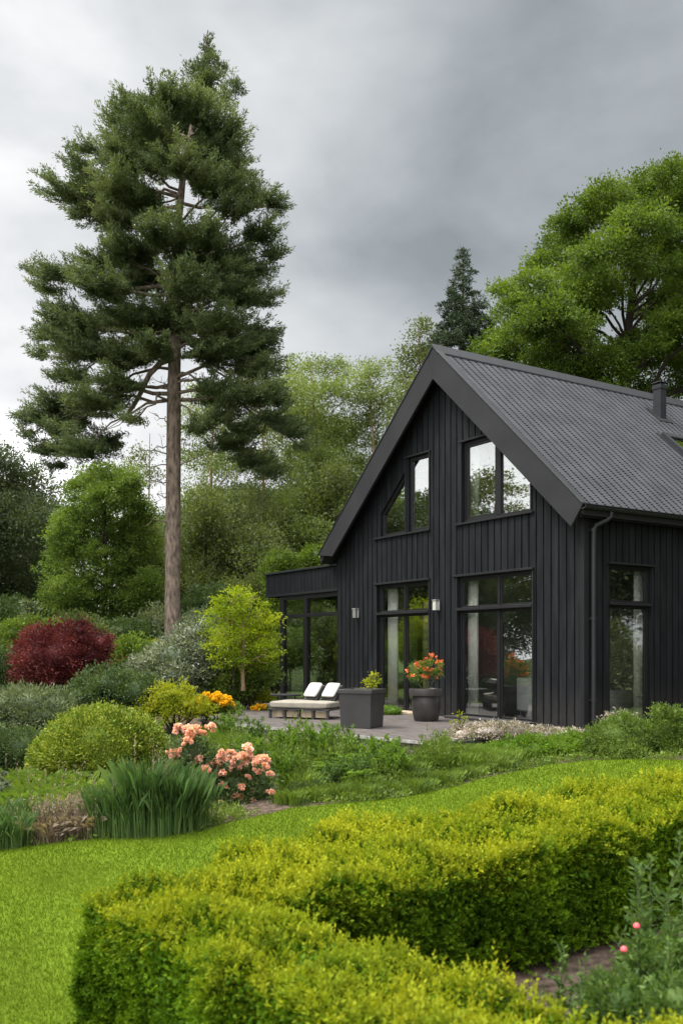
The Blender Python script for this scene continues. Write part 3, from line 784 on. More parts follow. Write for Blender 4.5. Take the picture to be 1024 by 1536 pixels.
    for a, z1 in ((3.172, 5.50), (4.185, 5.50), (1.215, 4.40)): MB().box(-.05, -.0265, a, a + .033, 3.896, z1).build('jamb_trim', M['charcoal_trim'], H)
    # stone threshold
    MB().box(-.32, -.002, 4.1, 6.3, .002, .05).build('threshold', M['pallet'], H, .006)
    MB().box(-.30, -.002, 1.1, 3.4, .002, .05).build('threshold', M['terrace_dark'], H, .006)
    # wall lamps
    for a, z in ((6.90, 2.22), (3.92, 2.29)):
        l = MB().box(-.05, -.027, a - .055, a + .055, z - .11, z + .11).box(-.15, -.05, a - .06, a + .06, z + .08, z + .11).build('wall_lamp', M['steel'], H, .004)
        MB().box(-.14, -.055, a - .05, a + .05, z - .11, z + .079).build('lamp_shade', M['lampglass'] if a < 5 else M['steel'], l, .004)
    # curtains inside
    def curtain(parent, x, y0, y1, z0, z1, along, fold=.028, n=7):
        m = MB(); K = n * 6; pts = []
        for i in range(K + 1):
            t = i / K; s = y0 + (y1 - y0) * t; d = fold * math.sin(t * n * 2 * math.pi)
            pts.append((x + d, s) if along == 'y' else (s, x + d))
        V = [(p[0], p[1], z) for z in (z0, z1) for p in pts]
        m.add(V, [(i, i + 1, K + 2 + i, K + 1 + i) for i in range(K)])
        o = m.build('curtain', M['curtain'], None, smooth=True); o.location = house(0, 0); o.rotation_euler = (0, 0, YAW)
        md = o.modifiers.new('thick', 'SOLIDIFY'); md.thickness = .006
        return o
    tag(curtain(H, .26, 3.02, 3.29, .02, 2.8, 'y'), 'pale curtain hanging in the glazed door nearest the house corner', 'curtain')
    tag(curtain(H, .26, 5.72, 6.06, .02, 2.8, 'y'), 'pale curtain hanging in the glazed door behind the round pot', 'curtain')
    tag(curtain(H, .22, 1.56, 1.80, .02, 2.8, 'x'), 'grey curtain hanging in the tall window of the side wall', 'curtain')
    tag(curtain(H, .26, 3.0, 3.2, 3.95, 5.4, 'y'), 'pale curtain strip standing in mostly for sky reflected in the large upper gable window', 'curtain')  # narrow pale cloth, stands in mostly for a sky reflection on the left pane

    # glazed garden room at the left
    X0, X1 = .0, 3.6
    m = MB().box(X0 + .06, X1, 7.80, 11.42, 2.86, 3.40)
    for i in range(21):
        a = 7.80 + i * (11.45 - 7.80) / 21; m.box(X0 + .0, X0 + .055, a + .006, a + (11.45 - 7.80) / 21 - .006, 2.85, 3.39)
    m.box(X0 + .06, X1, 11.421, 11.455, 2.85, 3.39)
    m.build('garden_room_roof', M['charcoal'], H)
    MB().box(X0 - .05, X1 + .02, 7.79, 11.50, 3.401, 3.45).build('roof_edge_cap', M['metal_dark'], H, .004)
    MB().box(X0 - .012, X0 + .1, 7.80, 11.46, 2.79, 2.848).box(X0 + .1, X1, 11.36, 11.46, 2.79, 2.848).build('lower_fascia', M['charcoal_trim'], H, .004)
    fr = MB()
    for a in (10.62, 9.40): fr.box(X0 + .03, X0 + .15, a - .085, a + .085, 0.001, 2.789)
    fr.box(X0 + .035, X0 + .14, 7.83, 9.314, 2.205, 2.295).box(X0 + .035, X0 + .14, 9.486, 10.534, 2.205, 2.295)
    fr.box(X0 + .035, X0 + .14, 7.83, 9.314, 2.68, 2.788).box(X0 + .035, X0 + .14, 9.486, 10.534, 2.68, 2.788)
    fr.box(X0 + .035, X0 + .14, 7.83, 9.314, .001, .07).box(X0 + .035, X0 + .14, 9.486, 10.534, .001, .07)
    fr.box(X0 + .035, X0 + .14, 7.79, 7.829, .001, 2.788)
    for x, y in ((1.85, 10.64), (3.47, 10.64), (3.47, 9.05)): MB().box(x - .05, x + .05, y - .06, y + .06, .001, 2.789).build('post', M['frame'], H, .003)
    frame = fr.build('garden_room_frame', M['frame'], H, .004)
    for a0, a1 in ((7.832, 9.312), (9.488, 10.532)):
        for z0, z1 in ((.072, 2.203), (2.297, 2.678)):
            MB().box(X0 + .08, X0 + .088, a0, a1, z0, z1).build('pane', M['glass_clear'], frame)
    MB().box(X0 + .16, 1.79, 10.625, 10.632, .01, 2.78).build('pane', M['glass_clear'], frame)
    MB().box(1.91, 3.41, 10.625, 10.632, .01, 2.78).build('pane', M['glass_clear'], frame)
    MB().box(3.46, 3.467, 7.80, 8.99, .01, 2.78).build('pane', M['glass_clear'], frame)
    MB().box(3.46, 3.467, 9.11, 10.56, .01, 2.78).build('pane', M['glass_clear'], frame)
    MB().box(-.03, 3.6, 7.80, 10.75, -.12, -.0).build('garden_room_floor', M['intfloor'], H)
build_house()

# ------------------------------------------------------------------ furniture on the terrace
def xf(o, loc, rz_=0): o.location = [float(v) for v in loc]; o.rotation_euler = (0, 0, rz_)

def soft_box(name, sx, sy, sz, mat, parent=None, n=10, puff=.25, seed=0):
    """a stuffed cushion: rounded edges, bulging faces, small dents"""
    rr = np.random.default_rng(seed); V = []; F = []
    g = np.linspace(-1, 1, n + 1)
    for ax in range(3):
        for sg in (-1, 1):
            b = len(V)
            for i in g:
                for j in g:
                    p = [0, 0, 0]; p[ax] = sg; p[(ax + 1) % 3] = i; p[(ax + 2) % 3] = j; V.append(p)
            for i in range(n):
                for j in range(n):
                    q = b + i * (n + 1) + j; f = (q, q + n + 1, q + n + 2, q + 1); F.append(f if sg > 0 else f[::-1])
    V = np.array(V, float); e = 9.0
    r = (np.abs(V) ** e).sum(1) ** (1 / e); V = V / r[:, None]
    V[:, 2] *= 1 - puff * (np.abs(V[:, 0]) ** 4 * .5 + np.abs(V[:, 1]) ** 4 * .5) + .06 * np.sin(V[:, 0] * 4 + seed) * np.cos(V[:, 1] * 3)
    V *= np.array([sx, sy, sz]) / 2
    me = bpy.data.meshes.new(name); me.from_pydata(V.tolist(), [], F); me.update()
    me.polygons.foreach_set('use_smooth', np.ones(len(F), bool))
    return link(name, me, mat, parent)

def build_furniture():
    # low double lounger: local x = width, y = towards the back
    ang = math.radians(-32)
    S = empty('lounger', (-.70, 18.75, 0), math.radians(-22))
    tag(S, 'low double lounger with beige seat mattress on a slatted pallet base on the terrace', 'lounger')
    m = MB().box(-.66, .66, -.42, .42, .17, .205)
    m.build('seat_frame', M['wicker'], S, .004)
    for x in (-.62, -.31, 0, .31, .62):
        for y in (-.38, .36): MB().box(x - .025, x + .025, y - .025, y + .025, 0.001, .169).build('leg', M['wicker'], S, .003)
    for i, x in enumerate((-.46, -.155, .155, .46)): MB().box(x - .12, x + .12, -.36, -.33, .03, .15).build('base_panel', M['pallet'], S, .004)
    c = soft_box('seat_cushion', 1.30, .84, .15, M['cushion'], S, seed=3); c.location = (0, -.02, .275)
    for k, x in enumerate((.05, .44)):
        B = MB().box(-.18, .18, -.03, .03, 0, .37); B.box(-.165, .165, .03, .045, .02, .35)
        for z in np.arange(.03, .35, .03): B.tube([(-.18, .0, z), (.18, .0, z)], .0 + .034, 6)
        b = B.build('backrest', M['wicker'], S, .003); b.location = (x, .10, .35); b.rotation_euler = (math.radians(-40), 0, math.radians(-20))
    for k, (x, lb) in enumerate(((.05, 'off white back cushion of the lounger beside the side table'), (.44, 'off white back cushion of the lounger beside the square planter'))):
        p = soft_box('back_cushion', .34, .34, .055, M['white_cushion'], None, seed=11 + k, puff=.35)
        Mx = Matrix.Translation((-.70, 18.75, 0)) @ Matrix.Rotation(math.radians(-22), 4, 'Z') @ Matrix.Translation((x, .10, .35)) @ Matrix.Rotation(math.radians(-20), 4, 'Z') @ Matrix.Rotation(math.radians(-40), 4, 'X') @ Matrix.Translation((0, -.085, .20)) @ Matrix.Rotation(math.radians(90), 4, 'X')
        p.matrix_world = Mx; tag(p, lb, 'cushion')
    # oval side table
    T = empty('side_table', (-1.17, 19.6, 0)); tag(T, 'low round dark side table with a thin top beside the lounger', 'side table')
    MB().lathe([(.0, .40), (.31, .40), (.33, .412), (.33, .428), (.31, .435), (0, .435)], n=40).build('table_top', M['barge'], T, smooth=True)
    for k in range(3):
        a = k * 2.094 + .4; MB().tube([(.20 * math.cos(a), .20 * math.sin(a), .40), (.25 * math.cos(a), .25 * math.sin(a), .002)], .014, 8).build('leg', M['metal_dark'], T)
    # square planter
    P = empty('square_planter', (.36, 16.45, 0), math.radians(-25)); tag(P, 'large square dark planter box standing on the terrace', 'planter')
    m = MB(); w0, w1 = .285, .305
    V = [(-w0,-w0,.002),(w0,-w0,.002),(w0,w0,.002),(-w0,w0,.002),(-w1,-w1,.62),(w1,-w1,.62),(w1,w1,.62),(-w1,w1,.62)]
    m.add(V, [(0,3,2,1),(0,1,5,4),(1,2,6,5),(2,3,7,6),(3,0,4,7)]); m.build('body', M['planter'], P, .008)
    m = MB(); r_ = [(-.325,-.325),(.325,-.325),(.325,.325),(-.325,.325)]
    m.ring(r_, inset(r_, .05), lambda p, s: (p[0], p[1], .60 if s == 0 else .675)); m.build('rim', M['planter'], P, .008, seg=2)
    MB().box(-.29, .29, -.29, .29, .55, .60).build('soil', M['soil'], P)
    V, C, O = foliage([(.12, .0, .72, .10, .12, .10), (.22, .05, .82, .06, .07, .12)], 160, .05, 10, .05, .5)
    o = empty('planter_plant', (.36, 16.45, .6)); tag(o, 'small yellow green plant growing out of the square planter', 'plant')
    link('foliage', mesh_np('planter plant', V - np.array([0, 0, .6]), 4), LM['yellow'], o)
    tb = Tubes()
    for _ in range(9): tb.add(curve((.1 + R.normal() * .03, R.normal() * .03, -.04), (.17 + R.normal() * .05, R.normal() * .05, .14 + R.random() * .16), .02, 4), .004, 4)
    link('stem', tb.mesh('planter plant stems', np.zeros(3)), M['stem'], o)
    # round pot
    Q = empty('round_pot', (1.62, 17.9, 0)); tag(Q, 'round dark pot with a thick rolled rim beside the glazed door', 'pot')
    MB().lathe([(0, .002), (.21, .002), (.235, .03), (.265, .18), (.275, .34), (.262, .47), (.25, .50), (0, .50)], n=48).build('body', M['pot'], Q, smooth=True)
    MB().lathe([(.24, .48), (.30, .475), (.325, .49), (.33, .60), (.322, .62), (.28, .62), (.265, .60), (.255, .55), (.2, .54), (0, .54)], n=48).build('rim', M['pot'], Q, smooth=True)
    o = empty('flowering_plant', (1.62, 17.9, .55)); tag(o, 'plant with a round head of red and orange flowers growing in the round pot', 'plant')
    lob = [(-.10, 0, .40, .20, .20, .17), (.08, .02, .48, .20, .20, .17), (.15, 0, .34, .15, .15, .12), (-.16, 0, .28, .12, .12, .10)]
    V, C, O = foliage(lob, 110, .06, 10, .05, .5, lump=.2); link('foliage', mesh_np('pot plant leaves', V, 4), LM['mid'], o)
    V, C, O = foliage(lob, 34, .03, 12, .045, .8, out=.9, shell=(.9, 1.12), low=-.5); link('blossom', mesh_np('pot plant flowers', V, 4), LM['fuchsia'], o)
    tb = Tubes()
    for l in lob * 4: tb.add(curve((R.normal() * .04, R.normal() * .04, -.04), np.array(l[:3]) + R.normal(size=3) * .06, .03, 4), .005, 4)
    link('stem', tb.mesh('pot plant stems', np.zeros(3)), M['stem'], o)
    # moss mound by the door
    c = house(-.75, 5.0, .06)
    V, C, O = foliage([(*c, .30, .30, .13), (*(c + [.25, -.1, 0]), .2, .2, .11)], 900, .02, 6, .022, .6, shell=(.95, 1.02))
    V[:, 2] = np.maximum(V[:, 2], .002)
    o = link('moss_mound', mesh_np('moss mound', V - c, 4, extra=(lambda k: (k[0] * [1, 1, 1] - c, k[1]))(core([(*c, .30, .30, .13), (*(c + [.25, -.1, 0]), .2, .2, .11)], .96))), LM['moss'], None, c)
    tag(o, 'low green mossy mound on the terrace in front of the glazed door', 'plant')
    # things seen inside through the glass
    G = empty('sofa', house(1.75, 1.9), YAW); tag(G, 'pale grey sofa standing inside behind the glazed door', 'sofa')
    for nm, a in (('seat', (-.45, .45, -.95, .95, .12, .42)), ('backrest', (-.62, -.42, -.95, .95, .12, .80)), ('armrest', (-.42, .45, .96, 1.12, .12, .60)), ('armrest', (-.42, .45, -1.12, -.96, .12, .60))):
        MB().box(*a).build(nm, M['graysofa'], G, .04, seg=3, smooth=True)
    for a in ((-.5, -.8), (-.5, .8), (.35, -.8), (.35, .8)): MB().box(a[0] - .03, a[0] + .03, a[1] - .03, a[1] + .03, .001, .119).build('leg', M['wicker'], G)
    L = empty('lantern', house(.55, 1.55), YAW); tag(L, 'white metal lantern standing inside behind the glazed door', 'lantern')
    m = MB()
    for x in (-.08, .08):
        for y in (-.08, .08): m.box(x - .012, x + .012, y - .012, y + .012, .001, .40)
    m.box(-.095, .095, -.095, .095, .40, .43).box(-.095, .095, -.095, .095, .001, .03).build('frame', M['white_paint'], L, .003)
    MB().lathe([(0, .031), (.035, .031), (.035, .22), (0, .22)], n=16).build('candle', M['white_paint'], L)
    I = empty('house_plant', house(.95, 1.55)); tag(I, 'leafy green plants in a dark trough inside behind the glazed door', 'plant')
    MB().box(-.28, .38, -.14, .14, .001, .34).build('trough', M['wicker'], I, .01)
    V, C, O = foliage([(-.12, 0, .48, .2, .15, .16), (.22, 0, .46, .2, .15, .14)], 90, .06, 12, .07, .5); link('foliage', mesh_np('house plant', V, 4), LM['mid'], I)
    A = empty('floor_lamp', house(1.3, 2.9)); tag(A, 'slim arc floor lamp standing inside behind the glazed door', 'lamp')
    th = np.linspace(0, 2.4, 14); MB().tube([(.0 + .42 * (1 - math.cos(t)), 0, .35 + .55 * math.sin(t) + .0) for t in th], .009, 6).tube([(0, 0, .02), (0, 0, .36)], .009, 6).build('stem', M['steel'], A)
    MB().lathe([(0, .001), (.13, .001), (.13, .02), (0, .02)], n=24).build('base', M['steel'], A)
build_furniture()

def litter():
    n = 260; u = R.uniform(-4.3, -.3, n); t = R.uniform(0, 9, n); P = np.array([house(a, b_, .004) for a, b_ in zip(u, t)]); D = unit(R.normal(size=(n, 3)) * [1, 1, .08])
    V = rhombi(P, D, R.uniform(.02, .05, n), .6, .05, N=np.tile([[0, 0, 1.]], (n, 1)))
    V[:, 2] = np.maximum(V[:, 2], .003)
    tag(link('fallen_leaves', mesh_np('fallen leaves', V, 4), LM['seed']), 'small dry leaves scattered over the terrace boards', 'leaves', kind='stuff')
litter()
# ------------------------------------------------------------------ the tall pine
def build_pine():
    Y0 = 27.0
    pads = """312 75 8 25;318 90 12 14;304 104 14 14;306 124 20 14;298 140 22 14;310 152 24 14;288 106 14 9;335 106 12 8;318 120 18 13;352 131 19 7;325 150 28 16;290 160 28 16;250 152 34 16;208 160 28 16;188 150 13 15;172 178 18 13;352 186 14 11;330 195 34 18;280 195 40 20;225 200 42 20;172 207 20 16;350 216 14 11;130 222 19 12;118 246 20 12;195 240 42 20;332 240 34 18;268 240 34 16
75 264 10 11;95 286 30 15;140 292 36 16;120 318 24 12;188 282 40 20;325 272 38 18;372 286 28 12;405 300 24 11;417 303 13 12;170 325 34 15;220 312 36 15;352 312 28 12;300 352 42 17;390 350 28 14;412 380 18 14;248 350 34 14;130 378 9 7;200 372 38 17;150 392 28 15;62 410 20 9;90 408 28 12;72 432 20 8;330 392 42 19;382 402 32 16;416 436 12 9
150 430 42 20;210 420 46 20;282 430 42 20;345 440 42 20;387 447 24 16;90 470 26 15;68 496 20 15;58 526 16 12;120 482 38 20;190 482 46 22;260 478 50 20;330 490 42 20;392 502 24 21;412 512 9 7;120 522 38 22;182 532 42 18;330 528 42 20;382 552 32 20;110 562 28 15;230 520 36 13
80 602 28 15;52 622 22 15;42 650 12 13;100 630 36 20;150 602 36 22;176 572 32 17;78 672 26 16;128 672 34 18;166 662 24 18;84 697 15 10;198 628 16 10;312 578 18 14;342 590 22 14;392 590 32 18;412 622 22 14;440 650 18 11;420 600 18 11;345 665 30 14;378 690 26 12;300 640 20 14;330 622 24 16;430 640 20 12;405 705 20 10;455 668 14 8;365 640 26 12""".replace('\n', ';').split(';')
    lobes = []
    for p in pads:
        px, py, rx, ry = map(float, p.split()); dx = abs(px - 265)
        spread = max(.2, 2.6 * (1 - min(dx / 190, 1)) ** .5) if py > 130 else .15
        y = Y0 + R.choice([-1, 1]) * R.uniform(.35, 1) * spread
        c = at(px, py, y); lobes.append((*c, rx * y / FP * .95, min(.95, rx * y / FP * 1.1), ry * y / FP * .85))
        if rx > 30 and R.random() < .75:
            y2 = Y0 - (y - Y0) * R.uniform(.6, 1.1); c = at(px + R.normal() * 10, py + R.normal() * 6, y2); lobes.append((*c, rx * y2 / FP * .8, .7, ry * y2 / FP * .7))
    for _ in range(12):
        py = R.uniform(165, 600); hw = np.interp(py, [165, 250, 300, 420, 520, 600], [50, 95, 120, 140, 165, 190]); px = 262 + R.uniform(-1, 1) * hw * .8
        if py > 520 and abs(px - 262) < 60: continue
        y = Y0 + R.normal() * 1.3; c = at(px, py, y); lobes.append((*c, R.uniform(.4, .75), R.uniform(.4, .75), R.uniform(.2, .36)))
    b = at(259, 960, Y0); b[2] = float(ter(b[0], b[1]))
    e = empty('pine_tree', b); tag(e, 'very tall dark green pine with a long bare brown trunk standing above the garden', 'tree')
    def sprays(lobes, per, nd, nl):
        PP = []; DD = []; SS = []; BB = []
        for l in lobes:
            c = np.array(l[:3]); r = np.array(l[3:6]); o = c - np.array([b[0] + .1, Y0, c[2]]); o = unit(o + 1e-6) if np.linalg.norm(o) > .5 else np.zeros(3)
            m = max(4, int(per * (r[0] * r[1] + r[0] * r[2] * 1.2) ** .75 * 2.4))
            for _ in range(m):
                a = c - o * r * .8 + R.normal(size=3) * r * .38; d = unit(R.normal(size=3) * [1, 1, .8] + o * .8 + [0, 0, .1]); q = c + d * r * R.uniform(.6, 1.75) * [1, 1, 1.15]
                k = max(4, int(np.linalg.norm(q - a) / .06)); t = np.linspace(.1, 1, k)[:, None]
                W = a + (q - a) * t; W[:, 2] += (-.10 * np.sin(t * 3.1) + .07 * t ** 3)[:, 0]
                T = unit(q - a + np.array([0, 0, .12])); BB.append((W[0], W[-1]))
                i = np.repeat(np.arange(k), nl); P = W[i] + R.normal(size=(k * nl, 3)) * [.05, .05, .032]
                PP.append(P); DD.append(unit(T * .75 + R.normal(size=P.shape) * .55 + [0, 0, .28])); SS.append(R.uniform(.07, .125, len(P)) * nd)
        P = np.vstack(PP); return rhombi(P, np.vstack(DD), np.concatenate(SS), .24), BB
    tops, lobes_ = lobes[:11], lobes[11:]
    V0, _, _ = foliage(tops, 42, .11, 15, .11, .26, flat=.8, shell=(.2, 1.05), up=.5, hide=.05)
    V, BB = sprays(lobes_, 23, 1.1, 9)
    link('crown', mesh_np('pine needles', np.vstack([V, V0]) - b, 4), LM['pine'], e)
    tb = Tubes()
    tp = [b - [0, 0, .2]] + [at(x, y, Y0) for x, y in ((259, 900), (260, 760), (261, 620), (262, 520), (264, 420), (268, 330), (276, 250), (290, 180), (303, 120), (312, 45))]
    tp = np.array(tp); tz = np.linspace(0, len(tp) - 1, 34); TP = np.stack([np.interp(tz, np.arange(len(tp)), tp[:, k]) for k in range(3)], 1)
    rr = np.interp(TP[:, 2], [0, .6, 8, 12, 15, 19.4], [.30, .235, .205, .15, .09, .012])
    tb.add(TP, rr * (1 + .02 * R.normal(size=len(rr))), 18)
    def tr_at(z): return np.array([np.interp(z, TP[:, 2], TP[:, k]) for k in range(3)])
    for l in lobes:
        c = np.array(l[:3]); d = math.hypot(c[0] - tr_at(c[2])[0], c[1] - Y0)
        if R.random() < (.55 if c[2] < 11.5 else .35) or c[2] > 17.2: continue
        za = c[2] + (.28 * d if c[2] < 10.5 else -.12 * d); za = min(max(za, 8.6), 18.9)
        a = tr_at(za); r0 = min(.075, .018 + .012 * d)
        P = curve(a, c - [0, 0, .1], .14 * d if c[2] < 10.5 else -.04 * d, 7, .05 * d ** .5)
        tb.add(P, np.linspace(r0, .015, 7), 6)
        for _ in range(3):
            q = c + unit(R.normal(size=3)) * np.array(l[3:6]) * .8; tb.add(curve(P[R.integers(3, 7)], q, .03, 4, .03), np.linspace(.014, .005, 4), 4)
    big = [at(x, y, Y0 - .2) for x, y in ((260, 536), (240, 545), (224, 562), (212, 588), (200, 610), (184, 632))]
    tb.add(big, [.10, .09, .08, .07, .06, .04], 8)
    for x, y, dx, dy in ((250, 682, -45, -5), (250, 700, -28, 6), (250, 722, -35, 2), (251, 740, -20, 14), (250, 665, -22, 12), (252, 780, -30, 8), (272, 575, 16, -8), (272, 660, 22, 14), (272, 700, 40, -10), (252, 640, -20, -18), (251, 590, -24, -26)):
        a = at(x + (5 if dx < 0 else -5), y, Y0); q = at(x + dx, y + dy, Y0 - .4)
        P = curve(a, q, .06, 6, .05); tb.add(P, np.linspace(.022, .006, 6), 5)
        for _ in range(3): s = P[R.integers(2, 5)]; tb.add(curve(s, s + R.normal(size=3) * [.25, .2, .2], .0, 4, .03), np.linspace(.009, .004, 4), 4)
    link('trunk', tb.mesh('pine wood', b), M['bark'], e)
build_pine()

# ------------------------------------------------------------------ trees behind
def lob(spots, Y, dy=1.5, k=.95):
    out = []
    for px, py, rx, ry in spots:
        y = Y + R.uniform(-dy, dy); c = at(px, py, y); out.append((*c, rx * y / FP * k, rx * y / FP * k, ry * y / FP * k))
    return out
def base_at(px, Y): x = (px - HX) / FP * Y; return (x, Y, float(ter(x, Y)))

# big maple behind the roof
def fill_lobes():
    out = []; prof = {250: 960, 300: 890, 350: 835, 400: 815, 450: 765, 500: 730, 550: 722, 620: 722}
    ks = sorted(prof)
    while len(out) < 95:
        py = R.uniform(300, 610); xl = np.interp(py, ks, [prof[k] for k in ks]) + 25; px = R.uniform(xl, 1130)
        if abs(px - 925) < 22 and 440 < py < 500: continue
        out.append((px, py, R.uniform(16, 30), R.uniform(12, 22)))
    return out
tree('maple_tree', 'large bright green broadleaf tree rising behind the tiled roof', 'tree', base_at(938, 31), at(938, 330, 31)[2], .42,
     lob([(738, 520, 26, 26), (722, 545, 18, 26), (775, 470, 38, 30), (760, 440, 26, 16), (800, 425, 30, 18), (820, 400, 34, 22), (850, 370, 40, 28), (845, 340, 26, 20), (880, 325, 40, 28), (905, 295, 36, 20), (935, 300, 40, 26),
          (985, 278, 45, 26), (1010, 262, 40, 18), (960, 340, 50, 30), (1040, 300, 60, 36), (910, 380, 48, 30), (860, 430, 46, 32), (815, 480, 46, 34), (780, 530, 44, 34), (850, 500, 46, 30), (900, 450, 40, 26),
          (1000, 390, 44, 34), (1050, 400, 60, 50), (985, 460, 34, 26), (1030, 490, 60, 40), (900, 550, 50, 30), (980, 545, 46, 30), (840, 560, 50, 30), (1060, 570, 60, 40), (1110, 350, 70, 60), (1130, 470, 80, 70), (960, 290, 30, 16)] + fill_lobes(), 31, 3.2),
     LM['maple'], dens=8.5, cr=.27, nl=52, size=.095, aspect=.6, flat=.55, shell=(.6, 1.06), low=-.55, up=.0, inner=True, attach=.5, twigs=4, lump=.14)

# spruce behind the ridge
def spruce(name, label, px, Y, top_py, halfw, group=None, mat='spruce'):
    b = np.array(base_at(px, Y)); top = at(px, top_py, Y)[2]; H = top - b[2]; lobes = []; hw = halfw * Y / FP
    z = .12 * H
    while z < H * .985:
        f = (1 - z / H); r = hw * 1.05 * f ** .93 * R.uniform(.85, 1.12)
        n = max(3, int(3 + 8 * f)); a0 = R.uniform(0, 6.28)
        for k in range(n):
            a = a0 + k * 2 * math.pi / n + R.normal() * .15; rr = r * R.uniform(.5, .78)
            s = max(.10, r * .34); lobes.append((b[0] + math.cos(a) * rr, b[1] + math.sin(a) * rr, b[2] + z - rr * .18, s, s, max(.10, s * .42)))
        z += max(.16, .05 * H * (f + .25))
    e = empty(name, b); tag(e, label, 'tree', group)
    V, C, O = foliage(lobes, 34, .12, 20, .12, .28, flat=.6, shell=(.3, 1.12), low=-.8, up=.1, out=1.0, lump=.12, hide=.2)
    link('crown', mesh_np('spruce needles', V - b, 4), LM[mat], e)
    tb = Tubes(); tb.add([b - [0, 0, .2], b + [0, 0, H * .5], b + [0, 0, H * .995]], [.22, .12, .012], 10)
    for l in lobes[::2]: tb.add(curve((b[0], b[1], l[2] + .15), l[:3], .03, 4), np.linspace(.03, .01, 4), 4)
    link('trunk', tb.mesh('spruce wood', b), M['bark_dark'], e)
    return e
sp = spruce('spruce_tree', 'dark conical spruce rising behind the ridge left of the big broadleaf tree', 694, 38, 366, 205)

# light airy tree at the gable peak, left
tree('birch_tree', 'pale green tree peeping out behind the left roof edge next to the spruce', 'tree', base_at(640, 35), at(640, 490, 35)[2], .16,
     lob([(632, 500, 18, 20), (622, 535, 22, 22), (640, 540, 26, 24), (612, 575, 18, 22), (636, 585, 32, 28), (600, 615, 20, 24), (620, 640, 36, 34), (650, 640, 40, 34), (630, 700, 40, 40)], 35, .8),
     LM['olive'], 'bark_pale', dens=5, cr=.34, nl=48, size=.10, low=-.6)

# row of loose poplars behind the garden, each with its own outline
def poplar(label, px, Y, top_py, spots, mat='poplar', grp='pale green trees behind the garden', **kw):
    return tree('poplar_tree', label, 'tree', base_at(px, Y), at(px, top_py, Y)[2], .17, lob(spots, Y, 1.3), LM[mat], 'bark_pale', dens=kw.pop('dens', 5.2), cr=.32, nl=40, size=.105, flat=.75, attach=.9, twigs=5, group=grp, lump=.2, shell=(.55, 1.1), **kw)
p1 = poplar('tall pale green tree just right of the pine trunk', 318, 42, 590,
       [(300, 605, 26, 26), (325, 600, 20, 22), (290, 640, 32, 26), (335, 645, 30, 26), (305, 690, 40, 28), (350, 700, 34, 28), (290, 745, 36, 30), (340, 760, 42, 32), (300, 810, 42, 36), (350, 830, 42, 36), (310, 880, 48, 40), (365, 890, 40, 36)])
p2 = poplar('tallest pale green tree midway between the pine and the house', 468, 44, 545,
       [(445, 560, 28, 20), (478, 552, 24, 18), (505, 556, 24, 18), (425, 590, 34, 26), (470, 595, 40, 28), (515, 590, 36, 26), (440, 640, 44, 32), (490, 650, 46, 34), (450, 700, 46, 34), (410, 690, 32, 30), (500, 710, 46, 36), (440, 765, 48, 36), (490, 775, 46, 38), (430, 830, 50, 38), (480, 845, 50, 40)])
p3 = poplar('pale green tree beside the left edge of the gable', 560, 43, 545,
       [(545, 560, 22, 18), (568, 555, 20, 18), (580, 582, 16, 16), (550, 600, 32, 26), (575, 625, 28, 26), (540, 650, 38, 30), (570, 690, 40, 34), (530, 720, 40, 34), (500, 780, 40, 34), (550, 760, 46, 40), (520, 830, 60, 44), (590, 600, 14, 16)])
p4 = poplar('slender pale green tree right of the pine with bare stems showing', 392, 40, 620,
       [(385, 640, 22, 24), (402, 655, 22, 24), (375, 690, 26, 26), (405, 710, 28, 26), (385, 750, 30, 28), (412, 780, 30, 28), (380, 810, 34, 30), (415, 840, 36, 34), (390, 880, 42, 36)], mat='olive', dens=4.4)
# round bright tree left of the pine trunk
tree('birch_tree', 'broad column shaped light green tree left of the pine trunk', 'tree', base_at(158, 33), at(158, 700, 33)[2], .15,
     lob([(150, 712, 26, 18), (185, 722, 26, 20), (125, 738, 26, 22), (160, 750, 38, 28), (200, 755, 24, 26), (115, 780, 32, 28), (155, 800, 40, 32), (198, 800, 30, 30), (110, 835, 34, 32), (155, 850, 42, 34), (200, 850, 32, 32), (108, 890, 34, 34), (155, 905, 44, 34), (205, 900, 32, 34), (92, 930, 26, 26), (150, 945, 50, 26), (212, 940, 28, 26), (85, 850, 22, 28), (82, 895, 22, 28), (92, 800, 20, 26), (225, 830, 22, 28), (228, 880, 22, 28), (215, 785, 20, 24), (135, 720, 22, 16)], 33, 1.1),
     LM['column'], 'bark_dark', dens=15, cr=.21, nl=44, size=.09, low=-.8, attach=.6, lump=.22, shell=(.55, 1.1))
# thin tree next to the trunk
tree('birch_tree', 'thin loose pale tree close behind the pine trunk', 'tree', base_at(222, 37), at(222, 650, 37)[2], .09,
     lob([(212, 690, 20, 24), (232, 720, 18, 22), (215, 760, 22, 24), (236, 790, 18, 24), (218, 830, 24, 28), (240, 860, 20, 28), (222, 900, 26, 30)], 37, .8),
     LM['olive'], 'bark_pale', dens=3.4, cr=.34, nl=32, size=.10)
